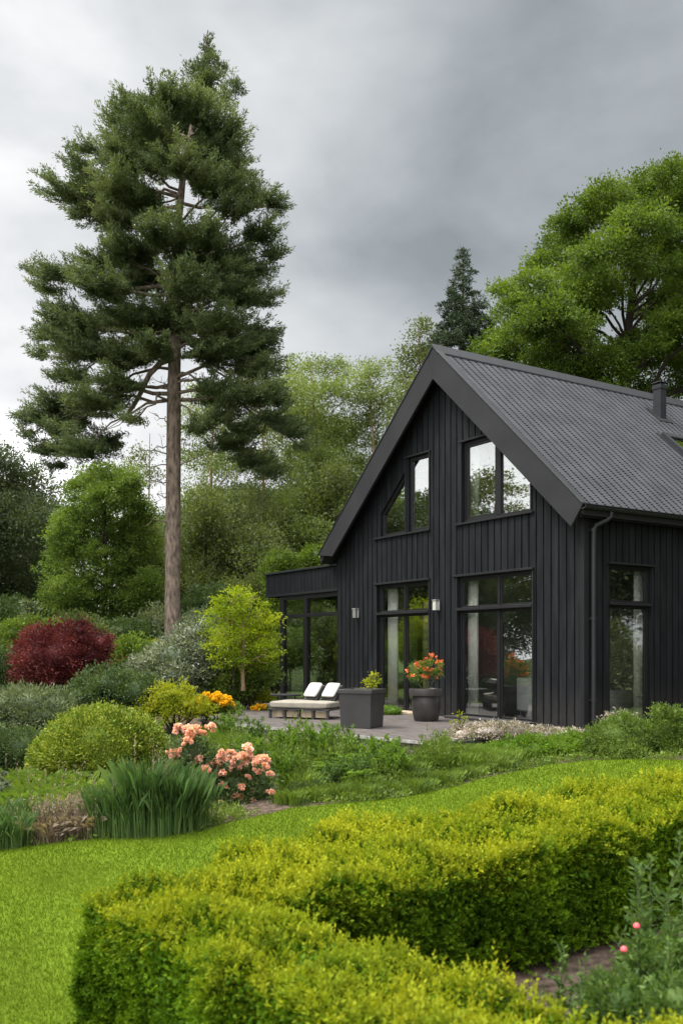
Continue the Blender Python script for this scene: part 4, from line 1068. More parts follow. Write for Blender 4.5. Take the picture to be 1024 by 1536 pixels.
# darker masses of single trees far behind
def woodtree(label, px, Y, top_py, w, mat='wood', **kw):
    h = (960 - top_py); sp_ = [(px + R.normal() * w * .12, top_py + h * .08, w * .30, h * .08)]
    for f in (.2, .34, .5, .66, .82):
        for s in (-1, 0, 1):
            sp_.append((px + s * w * (.22 + .14 * min(f * 2, 1)) + R.normal() * 6, top_py + h * f + R.normal() * 8, w * .30, h * .12))
    return tree('woodland_tree', label, 'tree', base_at(px, Y), at(px, top_py + 20, Y)[2], .16, lob(sp_, Y, 1.6), LM[mat], 'bark_dark', dens=3.2, cr=.48, nl=46, size=.14, flat=.7, low=-.75,
                group='dark trees closing the garden', lump=.16, **kw)
W1 = woodtree('dark bushy tree at the far left edge of the garden', 12, 47, 722, 100)
W2 = woodtree('dark tree between the left edge and the column shaped tree', 70, 50, 760, 110)
W3 = woodtree('dark tree behind the pine trunk', 270, 52, 770, 130, 'wood')
W4 = woodtree('dark green tree behind the small lime green tree', 360, 50, 730, 130, 'wood')
W5 = woodtree('dark green tree behind the garden room roof', 455, 52, 720, 140, 'wood')
woodtree('soft green tree in front of the wood between the pine and the lime green tree', 312, 38, 742, 90, 'olive')
woodtree('soft green tree in front of the wood above the lime green tree', 388, 37, 790, 90, 'olive')
woodtree('soft green tree in front of the wood above the garden room', 452, 41, 720, 100, 'poplar')
woodtree('soft green tree in front of the wood left of the gable foot', 505, 42, 700, 90, 'olive')
woodtree('soft green tree just left of the pine trunk in front of the wood', 232, 40, 800, 60, 'olive')
tree('birch_tree', 'sparse thin topped tree with brownish tips at the far left', 'tree', base_at(38, 44), at(38, 720, 44)[2], .07,
     lob([(36, 735, 10, 12), (22, 755, 10, 12), (48, 760, 10, 12), (36, 785, 16, 16), (20, 800, 14, 16), (52, 805, 14, 16)], 44, .5),
     leaf_mat('brownish leaves', [(.05, .05, .02), (.11, .085, .04), (.20, .14, .07)], trans=.3), 'bark_dark', dens=3.5, cr=.28, nl=20, size=.11)
# more trees of the same wood, behind the camera's left and right, which the windows mirror
for k, (src, x, y, rz_, s, lb) in enumerate((
        (W1, -24, 27, .5, (1.3, 1.08), None), (W2, -30, 33, 1.9, (1.4, 1.25), None), (W4, -22, 20, 2.6, (1.2, .86), None), (W5, -27, 14, 4.0, (1.2, .85), None),
        (W3, -33, 22, 3.1, (1.5, 1.3), None), (W1, -20, 36, 1.2, (1.1, 1.2), None), (W5, -15.5, 41, .3, (1.0, .95), None),
        (W2, 20, 12, .9, (1.2, 1.1), None), (W4, 22, 18, 2.2, (1.2, 1.1), None), (W1, 19, 6, 2.9, (1.1, 1.0), None), (W3, 25, 24, .2, (1.2, 1.2), None), (W2, -17, 8, 5.0, (.9, .8), None),
        (W4, -17, 24.5, 1.0, (1.0, .75), None), (W5, -20, 29, 2.0, (1.1, .8), None), (W4, -14.5, 29.5, 4.4, (.9, .6), None), (W1, 16, 15, 4.0, (1.0, .85), None), (W5, 17.5, 20, 1.1, (1.0, .9), None), (W4, 15, 10.5, 5.1, (.9, .8), None), (W3, 24, 16, 2.2, (1.3, 1.2), None), (W2, -13, 13, 2.4, (.8, .6), None), (W3, 3, 58, 1.1, (1.1, 1.0), None), (W1, 14, 50, .6, (1.2, 1.1), None), (W4, -9, 58, 3.0, (1.2, 1.0), None), (W2, -19, 58, 2.0, (1.2, 1.1), None))):
    copy_tree(src, (x, y, float(ter(x, y))), rz_, s, 'dark woodland tree in the wood around the garden, mostly hidden by nearer trees', 'woodland trees around the garden')
for k, (src, x, y, rz_, s) in enumerate(((p2, -1.5, 50, 2.0, (1.0, .98)), (p3, 5.2, 46, 4.2, (1.0, .96)), (p1, -11, 47, 1.3, (.95, .82)), (p4, -19.5, 24, .4, (1.3, .86)), (p3, -25, 31, 4.4, (1.2, .75)))):
    copy_tree(src, (x, y, float(ter(x, y))), rz_, s, 'pale green loose tree standing in the second row behind the garden', 'second row of pale trees')
# hazel under the trees: conifer saplings at the far left
for px, tp, hw, Yy, lb in ((45, 898, 26, 27, 'small grey green conifer left of the red shrub'), ):
    spruce('young_conifer', lb, px, Yy, tp, hw, mat='grey')

# ------------------------------------------------------------------ shrubs of the left garden
shrub('red_shrub', 'rounded burgundy red shrub in the left garden', 'shrub', [(95, 985, 56, 42), (55, 990, 34, 38), (135, 985, 34, 36), (95, 965, 40, 28), (40, 985, 20, 26), (70, 1010, 40, 30), (125, 1010, 38, 28), (150, 965, 18, 16), (60, 955, 22, 16), (118, 948, 20, 14)], 21, LM['red'], size=.06, dens=60, cr=.12, nl=18, aspect=.45, lump=.2, shell=(.6, 1.12), up=.4)
shrub('clipped_shrub', 'large yellow green dome shaped clipped shrub near the lawn', 'shrub', [(152, 1125, 84, 62), (110, 1135, 50, 48), (195, 1128, 48, 50), (85, 1145, 36, 40), (215, 1140, 34, 38), (75, 1160, 26, 26)], 13.6, LM['dome'], size=.042, dens=150, cr=.085, nl=26, aspect=.55, tipf=.3, shell=(.92, 1.04), lump=.05, up=.5)
shrub('round_bush', 'dark green rounded bush between the red shrub and the dome shrub', 'bush', [(165, 1030, 45, 30), (205, 1040, 38, 30), (130, 1045, 30, 26), (185, 1060, 50, 26)], 18, LM['dark'], size=.06, dens=60, cr=.13, nl=18)
shrub('willow_bush', 'feathery grey green bush at the left edge above the dark hedge', 'bush', [(40, 1058, 44, 28), (82, 1062, 30, 26), (5, 1062, 40, 28), (-40, 1060, 40, 28), (60, 1075, 50, 20)], 16.4, LM['grey'], size=.075, dens=55, cr=.14, nl=18, aspect=.25, up=.4)
shrub('low_hedge', 'dark green low clipped hedge at the left edge', 'hedge', [(30, 1125, 46, 32), (-20, 1128, 46, 34), (60, 1132, 26, 30), (5, 1140, 50, 34)], 14.6, LM['dark'], size=.035, dens=150, cr=.07, nl=18, shell=(.9, 1.04), lump=.03)
shrub('bushy_shrub', 'fresh green shrub right behind the red shrub', 'shrub', [(200, 980, 30, 26), (180, 990, 24, 24), (225, 990, 22, 22), (205, 1010, 34, 24)], 23, LM['mid'], size=.09, dens=30, cr=.17, nl=20, aspect=.55)
shrub('rhododendron', 'silvery green rhododendron with pale flower buds at the foot of the pine', 'shrub', [(270, 985, 40, 30), (240, 1000, 34, 28), (300, 975, 30, 28), (310, 1000, 34, 28), (265, 1015, 48, 26), (215, 1010, 26, 22), (290, 950, 22, 18)], 21.5, LM['silver'], size=.10, dens=36, cr=.16, nl=18, aspect=.32)
shrub('yellow_shrub', 'yellow green shrub left of the orange flowers', 'shrub', [(258, 1040, 30, 13), (236, 1055, 26, 14), (282, 1056, 30, 13), (252, 1068, 36, 14), (300, 1068, 22, 10)], 17.6, LM['yellow'], size=.05, dens=80, cr=.09, nl=16, lump=.25, shell=(.6, 1.15), ck=.4)
shrub('yellow_shrub', 'yellow tipped shrub left of the pine base behind the fresh green shrub', 'shrub', [(236, 975, 20, 12), (250, 985, 18, 12), (225, 988, 18, 12)], 24.5, LM['yellow'], size=.07, dens=40, cr=.12, nl=16)
shrub('green_bush', 'light green bush at the far left behind the red shrub', 'bush', [(60, 945, 30, 20), (25, 950, 24, 18), (80, 950, 20, 18), (5, 965, 30, 20), (-30, 960, 30, 24)], 26, LM['mid'], size=.09, dens=24, cr=.18, nl=20)
shrub('green_bush', 'dull green bush at the left edge beside the red shrub', 'bush', [(8, 1000, 26, 26), (-20, 1005, 30, 30), (20, 1020, 26, 20), (25, 990, 16, 16)], 22.5, LM['dark'], size=.08, dens=34, cr=.16, nl=20)
shrub('green_bush', 'spreading green bush at the foot of the small lime green tree', 'bush', [(335, 1020, 36, 18), (370, 1010, 34, 20), (395, 1015, 26, 18), (350, 1035, 40, 14)], 21.5, LM['mid'], size=.07, dens=40, cr=.15, nl=18)
shrub('green_bush', 'leafy bush behind the small lime green tree', 'bush', [(395, 985, 30, 30), (420, 1000, 34, 30), (380, 1005, 26, 24), (440, 975, 30, 34)], 28, LM['mid'], size=.10, dens=24, cr=.2, nl=20)
shrub('green_bush', 'green bush seen through the garden room glass', 'bush', [(480, 985, 40, 40), (450, 1000, 36, 34), (515, 990, 36, 40), (490, 940, 30, 30)], 33, LM['olive'], size=.11, dens=20, cr=.22, nl=20)
shrub('green_bush', 'pale bush right of the pine trunk behind the rhododendron', 'bush', [(300, 935, 24, 22), (325, 950, 22, 22), (290, 955, 20, 20)], 26, LM['grey'], size=.08, dens=26, cr=.17, nl=18)
shrub('green_bush', 'bright green bush behind the garden room roof', 'bush', [(421, 842, 20, 15), (412, 856, 20, 16), (433, 858, 18, 14), (424, 880, 26, 26), (424, 920, 30, 34)], 34, LM['mid'], size=.09, dens=30, cr=.18, nl=22, shell=(.85, 1.03))
shrub('green_bush', 'leafy bright bush at the left roof edge behind the garden room', 'bush', [(475, 835, 22, 16), (495, 850, 22, 16), (455, 850, 18, 14), (480, 880, 40, 30), (478, 925, 44, 36)], 36, LM['maple'], size=.12, dens=20, cr=.2, nl=18)
# undergrowth at the wood edge
for i, (px, py, rx, ry, Yy, mt, lb) in enumerate(((110, 945, 40, 22, 29, 'olive', 'olive green bush below the column shaped tree'), (185, 950, 36, 20, 30, 'dark', 'dark bush below the column shaped tree left of the pine'), (240, 940, 30, 30, 31, 'grey', 'grey green bush behind the pine base'),
        (320, 915, 40, 34, 33, 'dark', 'dark bush right of the pine behind the lime green tree'), (380, 900, 44, 38, 35, 'olive', 'olive green bush behind the lime green tree'), (20, 925, 40, 28, 33, 'dark', 'dark bush at the far left below the dark trees'),
        (445, 935, 40, 36, 37, 'olive', 'olive bush behind the garden room'), (-30, 940, 60, 40, 30, 'dark', 'dark bush beyond the left edge of the garden'))):
    shrub('undergrowth_bush', lb, 'bush', [(px, py, rx, ry), (px - rx * .7, py + 8, rx * .7, ry * .8), (px + rx * .7, py + 8, rx * .7, ry * .8), (px, py + ry, rx * 1.1, ry)], Yy, LM[mt], size=.11, dens=14, cr=.26, nl=26, stem=False)

for k, (px, py, x, y) in enumerate(((0, 0, -11.5, 22.5), (0, 0, -12.5, 26), (0, 0, -15, 23), (0, 0, -10.5, 19), (0, 0, -13, 17.5), (0, 0, 12.5, 15.0), (0, 0, 13.5, 17.5), (0, 0, 12.5, 12.5), (0, 0, 14, 20))):
    z = float(ter(x, y)); shrub_w('undergrowth_bush', 'bush of the undergrowth outside the view, mirrored in the windows', 'bush', [(x, y, z + .9, 1.3, 1.2, 1.0), (x + .9, y + .3, z + .7, 1.0, 1.0, .8), (x - .9, y - .2, z + .8, 1.1, 1.0, .9), (x + .1, y, z + 1.7, .8, .8, .6)], LM['olive' if k % 2 else 'dark'], size=.11, dens=14, cr=.26, nl=24, group='undergrowth outside the view')
# small lime green tree
tree('small_tree', 'small bright lime green tree with two thin stems beside the garden room', 'tree', base_at(358, 21), at(358, 905, 21)[2], .05,
     lob([(358, 892, 14, 14), (345, 905, 24, 18), (378, 905, 24, 16), (335, 925, 26, 20), (370, 925, 32, 22), (395, 928, 22, 20), (325, 950, 22, 18), (355, 952, 36, 22), (395, 955, 24, 22), (330, 972, 24, 18), (365, 975, 36, 20), (400, 978, 18, 20), (345, 992, 26, 14), (380, 995, 30, 14)], 21, .45),
     LM['lime'], 'bark_pale', dens=14, cr=.17, nl=34, size=.062, aspect=.5, flat=.35, low=-.7, up=-.1, lump=.12,
     trunkpts=[at(365, 1036, 21), at(364, 1000, 21), at(366, 960, 21), at(362, 900, 21)])
# second stem of the same tree
def second_stem():
    e = [o for o in bpy.data.objects if o.name == 'small_tree'][0]; tb = Tubes(); b = np.array(e.location)
    tb.add([at(351, 1036, 21.1), at(350, 1000, 21.1), at(346, 960, 21.1), at(345, 920, 21)], [.035, .03, .022, .01], 8)
    link('trunk', tb.mesh('second stem', b), M['bark_dark'], e)
second_stem()

def flowers(name, spots, Y, rad, mat, parent_label, cat, foliage_spots, fmat, npet=46, group=None, **kw):
    e = shrub(name, parent_label, cat, foliage_spots, Y, fmat, group=group, **kw)
    vars_ = []
    for v in range(4):
        # a truss of ruffled blooms
        cs = unit(R.normal(size=(7, 3)) + [0, 0, .5]) * .6; P = []; D = []
        for c in cs:
            d = unit(R.normal(size=(npet, 3)) + c * .7); P.append(c + d * .12); D.append(unit(d + R.normal(size=d.shape) * .35))
        P = np.vstack(P); D = np.vstack(D)
        vars_.append(mesh_np(name + ' bloom', rhombi(P, D, R.uniform(.25, .48, len(P)), .95, .25), 4))
    for me in vars_: me.materials.append(mat)
    for i, (px, py, r) in enumerate(spots):
        y = Y - .25 * R.uniform(.3, 1.2); c = at(px, py, y)
        o = bpy.data.objects.new('flower', vars_[i % 4]); COL.objects.link(o); o.parent = e
        o.location = [float(v) for v in (c - np.array(e.location))]; s = r * Y / FP; s *= R.uniform(.9, 1.25); o.scale = (s, s, s * .8); o.rotation_euler = (R.normal() * .4, R.normal() * .4, R.uniform(0, 6))
    return e
rs = [(268, 1094, 10), (292, 1100, 13), (280, 1108, 8), (316, 1092, 9), (306, 1100, 6), (283, 1097, 11), (263, 1133, 11), (255, 1130, 8), (272, 1128, 9), (290, 1140, 11), (264, 1150, 8), (281, 1113, 8),
      (310, 1157, 12), (322, 1150, 12), (334, 1140, 11), (331, 1130, 9), (345, 1134, 10), (356, 1140, 11), (371, 1125, 11), (363, 1135, 10), (374, 1138, 10), (386, 1145, 11), (392, 1142, 12), (399, 1152, 9), (404, 1163, 8), (384, 1158, 9),
      (347, 1152, 7), (336, 1160, 8), (322, 1164, 7), (365, 1150, 8), (335, 1178, 8), (363, 1182, 8), (380, 1186, 6), (405, 1190, 8), (356, 1197, 12), (347, 1206, 8), (345, 1211, 8), (379, 1203, 7), (352, 1229, 6), (300, 1140, 8), (329, 1205, 5), (371, 1166, 6)]
flowers('rose_bush', rs, 11.6, None and 0 or 0, LM['rose'], 'bush covered with coral pink flower heads at the edge of the lawn', 'flowering bush',
        [(355, 1180, 42, 36), (335, 1190, 30, 32), (385, 1185, 32, 36), (360, 1205, 44, 24), (290, 1135, 34, 32), (275, 1120, 24, 24), (310, 1160, 26, 30), (350, 1155, 38, 26)], LM['dark'], size=.045, dens=75, cr=.10, nl=14)
os_ = [(300, 1048, 9), (312, 1044, 10), (325, 1046, 10), (338, 1049, 9), (306, 1056, 10), (320, 1056, 11), (334, 1058, 10), (345, 1056, 8), (297, 1058, 7), (292, 1050, 7), (343, 1049, 7), (315, 1050, 9), (330, 1052, 9)]
flowers('azalea', os_, 18.2, 0, LM['orange'], 'low shrub with a mass of yellow orange flowers beside the terrace corner', 'flowering shrub',
        [(320, 1062, 34, 13), (298, 1065, 24, 11), (344, 1064, 20, 10)], LM['mid'], size=.05, dens=70, cr=.09, nl=12)
flowers('azalea', [(387, 1061, 7), (395, 1060, 6), (380, 1062, 5)], 21.2, 0, LM['orange'], 'tiny orange flowered plant behind the terrace next to the side table', 'flowering shrub',
        [(388, 1063, 10, 6), (398, 1064, 8, 6)], LM['mid'], size=.05, dens=70, cr=.07, nl=12)
shrub('yellow_shrub', 'yellow green shrub beyond the far terrace edge beside the garden room post', 'shrub', [(388, 1045, 14, 11), (400, 1048, 12, 10), (375, 1050, 14, 9), (360, 1052, 12, 8)], 21.8, LM['yellow'], size=.05, dens=70, cr=.10, nl=16)

# ------------------------------------------------------------------ clumps, grasses and ground cover
def grass_clump(name, label, x, y, r, h, n, mat, lean=.6, w=.010, group=None, cat='ornamental grass', heads=0):
    g = float(ter(x, y)); e = empty(name, (x, y, g)); tag(e, label, cat, group)
    q = R.normal(size=(n, 2)) * r * .42; P = np.column_stack([q, np.full(n, -.02)])
    a = np.arctan2(q[:, 1], q[:, 0]) + R.normal(size=n) * .7
    V = blades(P, h * R.uniform(.45, 1.15, n), w, lean, a)
    link('blades', mesh_np(name + ' blades', V, 4), LM[mat], e)
    if heads:
        k = heads; q = R.normal(size=(k, 2)) * r * .5; P = np.column_stack([q, np.full(k, 0)]) ; tb = Tubes(); PP = []
        for i in range(k):
            t = np.array([q[i, 0] * 1.5, q[i, 1] * 1.5, h * R.uniform(.95, 1.25)]); tb.add(curve(P[i], t, 0, 3), .003, 3)
            PP.append(t + R.normal(size=(10, 3)) * [.010, .010, .05])
        PP = np.vstack(PP); D = unit(R.normal(size=PP.shape) * .5 + [0, 0, 1]); V = rhombi(PP, D, .035, .3)
        s = link('seed_head', mesh_np(name + ' heads', V, 4), LM['seed'], e); link('stem', tb.mesh(name + ' stalks', np.zeros(3)), LM['seed'], e)
    return e
# tall upright reed like grass at the lawn edge
for i, (px, py) in enumerate(((283, 1246), (262, 1250), (238, 1252), (215, 1253), (190, 1254), (250, 1240), (275, 1238), (165, 1252))):
    p = gnd(px, py); hh = (.70 + .06 * R.normal(), .62)[i > 3]
    grass_clump('tall_grass', 'clump of tall upright blue green grass between the roses and the lawn edge', p[0], p[1], .24, hh if i not in (4, 7) else .55, 640, 'blade', .30, .007, 'tall upright grass clumps by the lawn', heads=3)
for i, (px, py) in enumerate(((20, 1272), (-15, 1276), (50, 1255), (5, 1250), (-40, 1262))):
    p = gnd(px, py); grass_clump('tall_grass', 'clump of blue green grass at the left end of the lawn edge', p[0], p[1], .2, .42, 420, 'blade', .35, .008, 'blue green grass clumps at the left')
for i, (px, py) in enumerate(((95, 1256), (120, 1254), (145, 1252), (72, 1262))):
    p = gnd(px, py); grass_clump('feather_grass', 'tuft of brownish feathery grass at the lawn edge left of the tall grass', p[0], p[1], .18, .32, 260, 'seed', .8, .006, 'brown feathery tufts', heads=40)
for i, (px, py) in enumerate(((60, 1225), (90, 1215), (120, 1222), (40, 1205), (150, 1215), (100, 1235), (20, 1228), (175, 1225), (70, 1195), (130, 1200), (200, 1215), (235, 1215), (15, 1190))):
    p = gnd(px, py); grass_clump('green_grass_clump', 'arching light green grass clump below the dome shrub', p[0], p[1], .26, .36 + .05 * R.random(), 420, 'bladelite', 1.0, .011, 'arching grass clumps below the dome shrub', heads=2)
# small white flowering plant at the far left
p = gnd(2, 1215)
flowers('white_flower_plant', [(6, 1160, 5), (2, 1170, 5), (10, 1175, 5), (4, 1183, 5), (12, 1190, 4), (-3, 1178, 5)], 11.6, 0, LM['silver'], 'pale flowering plant at the left edge in front of the dark hedge', 'plant', [(2, 1185, 14, 22)], LM['grey'], size=.04, dens=60, cr=.06, nl=10)
def stem_plant(label, x, y, h, ns, spread, group, mat='weed', leaf=.055, name='leafy_plant'):
    g = float(ter(x, y)); e = empty(name, (x, y, g)); tag(e, label, 'plant', group); tb = Tubes(); PP = []; DD = []; SS = []
    for k in range(ns):
        t = np.array([R.normal() * spread, R.normal() * spread, h * R.uniform(.6, 1.0)]); P = curve((R.normal() * .03, R.normal() * .03, -.02), t, .03, 9, .012); tb.add(P, np.linspace(.006, .002, 9), 5)
        m = int(t[2] / .017); s = np.linspace(.12, 1, m); Q = np.stack([np.interp(s, np.linspace(0, 1, 9), P[:, c]) for c in range(3)], 1)
        a = np.arange(m) * 2.4 + R.uniform(0, 6); D = unit(np.stack([np.cos(a), np.sin(a), .55 + R.normal(size=m) * .2], 1)); PP.append(Q); DD.append(D); SS.append(leaf * (1.15 - .6 * s) * R.uniform(.7, 1.2, m))
        # side sprigs
        for _ in range(5):
            i = R.integers(m // 4, m - 2); a2 = R.uniform(0, 6.28); q = Q[i] + np.array([math.cos(a2), math.sin(a2), .8]) * h * .10; mm = 9; ss = np.linspace(0.1, 1, mm)[:, None]
            tb.add([Q[i], q], [.003, .0015], 4); PP.append(Q[i] + (q - Q[i]) * ss); DD.append(unit(R.normal(size=(mm, 3)) + [0, 0, .6])); SS.append(np.full(mm, leaf * .6))
    V = rhombi(np.vstack(PP), np.vstack(DD), np.concatenate(SS), .36, .08)
    link('foliage', mesh_np(name + ' leaves', V, 4), LM[mat], e); link('stem', tb.mesh(name + ' stems', np.zeros(3)), M['stem'], e)
    return e
# bed in front of the terrace
def fern(label, x, y, r, n, mat='fern', group=None, h=.35, name='fern', cat='fern'):
    g = float(ter(x, y)); e = empty(name, (x, y, g)); tag(e, label, cat, group); PP = []; DD = []; SS = []
    tb = Tubes()
    for k in range(n):
        a = R.uniform(0, 6.28); L = r * R.uniform(.7, 1.2); hh = h * R.uniform(.6, 1.15)
        t = np.linspace(0, 1, 16)[:, None]; d = np.array([math.cos(a), math.sin(a), 0.])
        Pp = d * L * t + np.array([0, 0, 1.]) * hh * np.sin(t * 1.9) * 1.0
        tb.add(Pp[::3], np.linspace(.004, .0015, 6), 3)
        T = unit(np.gradient(Pp, axis=0)); s = np.array([-d[1], d[0], 0.])
        for sg in (-1, 1):
            PP.append(Pp[1:]); DD.append(unit(T[1:] * .45 + s * sg + R.normal(size=(15, 3)) * .15)); SS.append(.10 * r / .4 * np.sin(np.linspace(.5, 3.0, 15)) + .01)
    P = np.vstack(PP); D = np.vstack(DD); S = np.concatenate(SS)
    V = rhombi(P, D, S, .34, .05, N=np.tile([[0, 0, 1.]], (len(P), 1)) + R.normal(size=P.shape) * .2)
    link('frond', mesh_np(name + ' fronds', V, 4), LM[mat], e); link('stem', tb.mesh(name + ' stalks', np.zeros(3)), M['stem'], e)
    return e
bed = [(r[0], r[1]) for r in ()]
fz = [fern('bright green fern in the bed before the terrace', *gnd(545, 1172)[:2], .32, 34, group='ferns before the terrace', h=.30)]
for px, py, s in ((520, 1168, 1.0), (575, 1172, .95), (560, 1158, .9), (605, 1166, .8), (495, 1175, .8), (640, 1160, .7), (540, 1185, .8), (430, 1165, .7), (465, 1150, .7)):
    q = gnd(px, py); copy_tree(fz[0], q, R.uniform(0, 6), s, 'bright green fern in the bed before the terrace')
gz = [grass_clump('grass_tuft', 'tuft of fresh green grass in the bed before the terrace', *gnd(350, 1130)[:2], .30, .34, 520, 'bladelite', .38, .009, 'grass tufts before the terrace'),
      grass_clump('grass_tuft', 'tuft of fresh green grass in the bed before the terrace', *gnd(470, 1140)[:2], .28, .32, 480, 'mid', .42, .009, 'grass tufts before the terrace'),
      grass_clump('grass_tuft', 'tuft of fresh green grass in the bed before the terrace', *gnd(455, 1185)[:2], .26, .28, 420, 'bladelite', .5, .008, 'grass tufts before the terrace')]
rb = random.Random(8); cnt = 0
while cnt < 60:
    px = rb.uniform(285, 770); t = (px - 285) / 485
    top = 1094 + 30 * t + (22 if 520 < px < 655 else 3); bot = 1205 - 45 * max(0, (px - 430)) / 340
    if px < 415: bot = 1165
    py = rb.uniform(top, bot); q = gnd(px, py)
    loc_u = (q[0] - CX) * DR[0] + (q[1] - CY) * DR[1]; loc_t = (q[0] - CX) * DL[0] + (q[1] - CY) * DL[1]
    if loc_u > -3.75 - .2 * max(0, loc_t) and loc_t > -.5: continue
    copy_tree(gz[rb.choice([0, 0, 1, 2])], q, rb.uniform(0, 6), rb.uniform(.7, 1.15) * (.7 if py > bot - 25 else .55 if py < top + 16 else .9)); cnt += 1
for px in range(672, 775, 11):
    q = gnd(px + rb.uniform(-4, 4), 1158 - (px - 672) * .05 - rb.uniform(0, 14)); copy_tree(gz[0], q, rb.uniform(0, 6), rb.uniform(.62, .85), 'tall light green grass tuft near the right end of the terrace', 'grass tufts right of the terrace')
per = [shrub('perennial', 'bushy green perennial in the bed before the terrace', 'plant', [(470, 1150, 24, 26), (458, 1158, 16, 18), (484, 1156, 16, 20)], 13.0, LM['mid'], size=.05, dens=110, cr=.07, nl=12, aspect=.4, up=.5, ck=.3, lump=.2, group='bushy perennials before the terrace'),
       shrub('perennial', 'bushy green perennial in the bed before the terrace', 'plant', [(600, 1150, 20, 22), (588, 1158, 16, 16), (612, 1156, 14, 16)], 13.2, LM['dark'], size=.045, dens=120, cr=.06, nl=12, aspect=.35, up=.6, ck=.3, lump=.2, group='bushy perennials before the terrace'),
       stem_plant('bushy green perennial in the bed before the terrace', gnd(420, 1140)[0], gnd(420, 1140)[1], .46, 16, .13, 'bushy perennials before the terrace', 'fern', .075, 'perennial'),
       stem_plant('bushy green perennial in the bed before the terrace', gnd(520, 1150)[0], gnd(520, 1150)[1], .38, 18, .14, 'bushy perennials before the terrace', 'weed', .06, 'perennial')]
def top_at(px): return 1092 + 30 * (px - 285) / 485
for k, (px, py, sc_) in enumerate(((365, 1150, 1), (520, 1140, 1), (480, 1160, 1.1), (550, 1150, 1), (630, 1175, .8), (440, 1172, 1), (410, 1172, .9), (380, 1165, .9), (595, 1178, .8), (700, 1140, .8), (650, 1140, .8), (360, 1112, 1), (385, 1130, 1.1), (405, 1118, .9), (440, 1118, .9), (350, 1135, .9), (455, 1135, 1.1), (490, 1128, .8), (430, 1158, 1), (465, 1172, .9), (400, 1150, 1), (505, 1165, 1.1), (535, 1158, .9), (560, 1172, .9), (585, 1160, .8),
        (615, 1162, .9), (640, 1160, .8), (540, 1180, .8), (500, 1185, .8), (425, 1185, .8), (450, 1192, .7), (660, 1160, .9), (675, 1150, .8), (330, 1105, .9), (340, 1120, .9), (315, 1108, .8), (475, 1190, .7), (575, 1182, .7), (480, 1110, .7), (395, 1100, .8))):
    if py < top_at(px) + 20: continue
    copy_tree(per[(k * 3 + k // 4) % 4], gnd(px, py), rb.uniform(0, 6), (sc_ * 1.15, sc_ * (1.05 if py < top_at(px) + 22 else 1.4)))
for k, px in enumerate(range(430, 780, 13)):
    ey = np.interp(px, [430, 500, 560, 620, 680, 720, 770], [1216, 1208, 1205, 1196, 1183, 1171, 1160]); q = gnd(px, ey - rb.uniform(4, 12))
    copy_tree((gz[1], gz[2], per[1])[k % 3], q, rb.uniform(0, 6), rb.uniform(.45, .7))
fl = [(400, 1185), (425, 1200), (480, 1197), (505, 1190), (530, 1195), (555, 1188), (605, 1180), (580, 1192), (430, 1170), (640, 1172), (655, 1155), (630, 1150), (690, 1165), (385, 1120), (430, 1128), (500, 1135), (560, 1140), (600, 1150), (345, 1120), (470, 1150), (520, 1180), (360, 1105), (450, 1160), (590, 1165), (540, 1128), (620, 1165), (410, 1160), (470, 1165), (440, 1150), (380, 1140), (620, 1185)]
sb = shrub('edging_plant', 'low dark leafy edging plant along the bed before the terrace', 'plant', [(600, 1180, 26, 14), (620, 1184, 18, 10), (582, 1186, 18, 10)], 12.3, LM['grey'], size=.03, dens=170, cr=.05, nl=12, group='low edging plants', stem=False)
sd = shrub('edging_plant', 'low dark leafy edging plant along the bed before the terrace', 'plant', [(655, 1150, 26, 16), (640, 1155, 20, 13), (672, 1156, 18, 12)], 12.9, LM['dark'], size=.035, dens=150, cr=.05, nl=12, group='low edging plants', stem=False)
for i, (px, py) in enumerate(fl): copy_tree((sb, sd)[i % 2], gnd(px, py) - [0, 0, .05], rb.uniform(0, 6), rb.uniform(.55, 1.05))
# small white flowers along the lawn edge
wf = shrub('white_edging_flower', 'carpet of tiny white flowers at the lawn edge', 'plant', [(660, 1172, 22, 6), (690, 1168, 24, 5), (635, 1182, 18, 5)], 12.5, leaf_mat('white petals', [(.05, .08, .03), (.12, .16, .08), (.78, .78, .75)], trans=.2, clump=.0), size=.022, dens=420, cr=.04, nl=12, stem=False, group='white flower carpets at the lawn edge')
for px, py in ((560, 1200), (530, 1203), (720, 1168)): copy_tree(wf, gnd(px, py) - [0, 0, .02], rb.uniform(0, 6), .6)
# variegated cover under the gable
shrub('variegated_shrub', 'low pinkish white variegated shrub spreading under the gable wall', 'shrub',
      [(770, 1098, 40, 13), (700, 1103, 34, 14), (735, 1098, 38, 13), (810, 1102, 36, 11), (850, 1102, 30, 10), (680, 1112, 22, 10), (725, 1090, 20, 8), (760, 1090, 24, 8)], 14.3, LM['heather'], size=.034, dens=190, cr=.05, nl=12, depth=.5)
shrub('spindly_shrub', 'thin twiggy shrub with yellowish leaves in front of the glazed door', 'shrub', [(687, 1072, 7, 6), (694, 1084, 9, 8), (684, 1088, 7, 8)], 14.5, LM['yellow'], size=.04, dens=80, cr=.05, nl=5, ck=.05)
shrub('spindly_shrub', 'dark reddish twiggy shrub at the house corner', 'shrub', [(925, 1072, 14, 10), (912, 1080, 12, 8), (938, 1080, 12, 10)], 14.8, LM['heather'], size=.04, dens=90, cr=.06, nl=9, ck=.05)
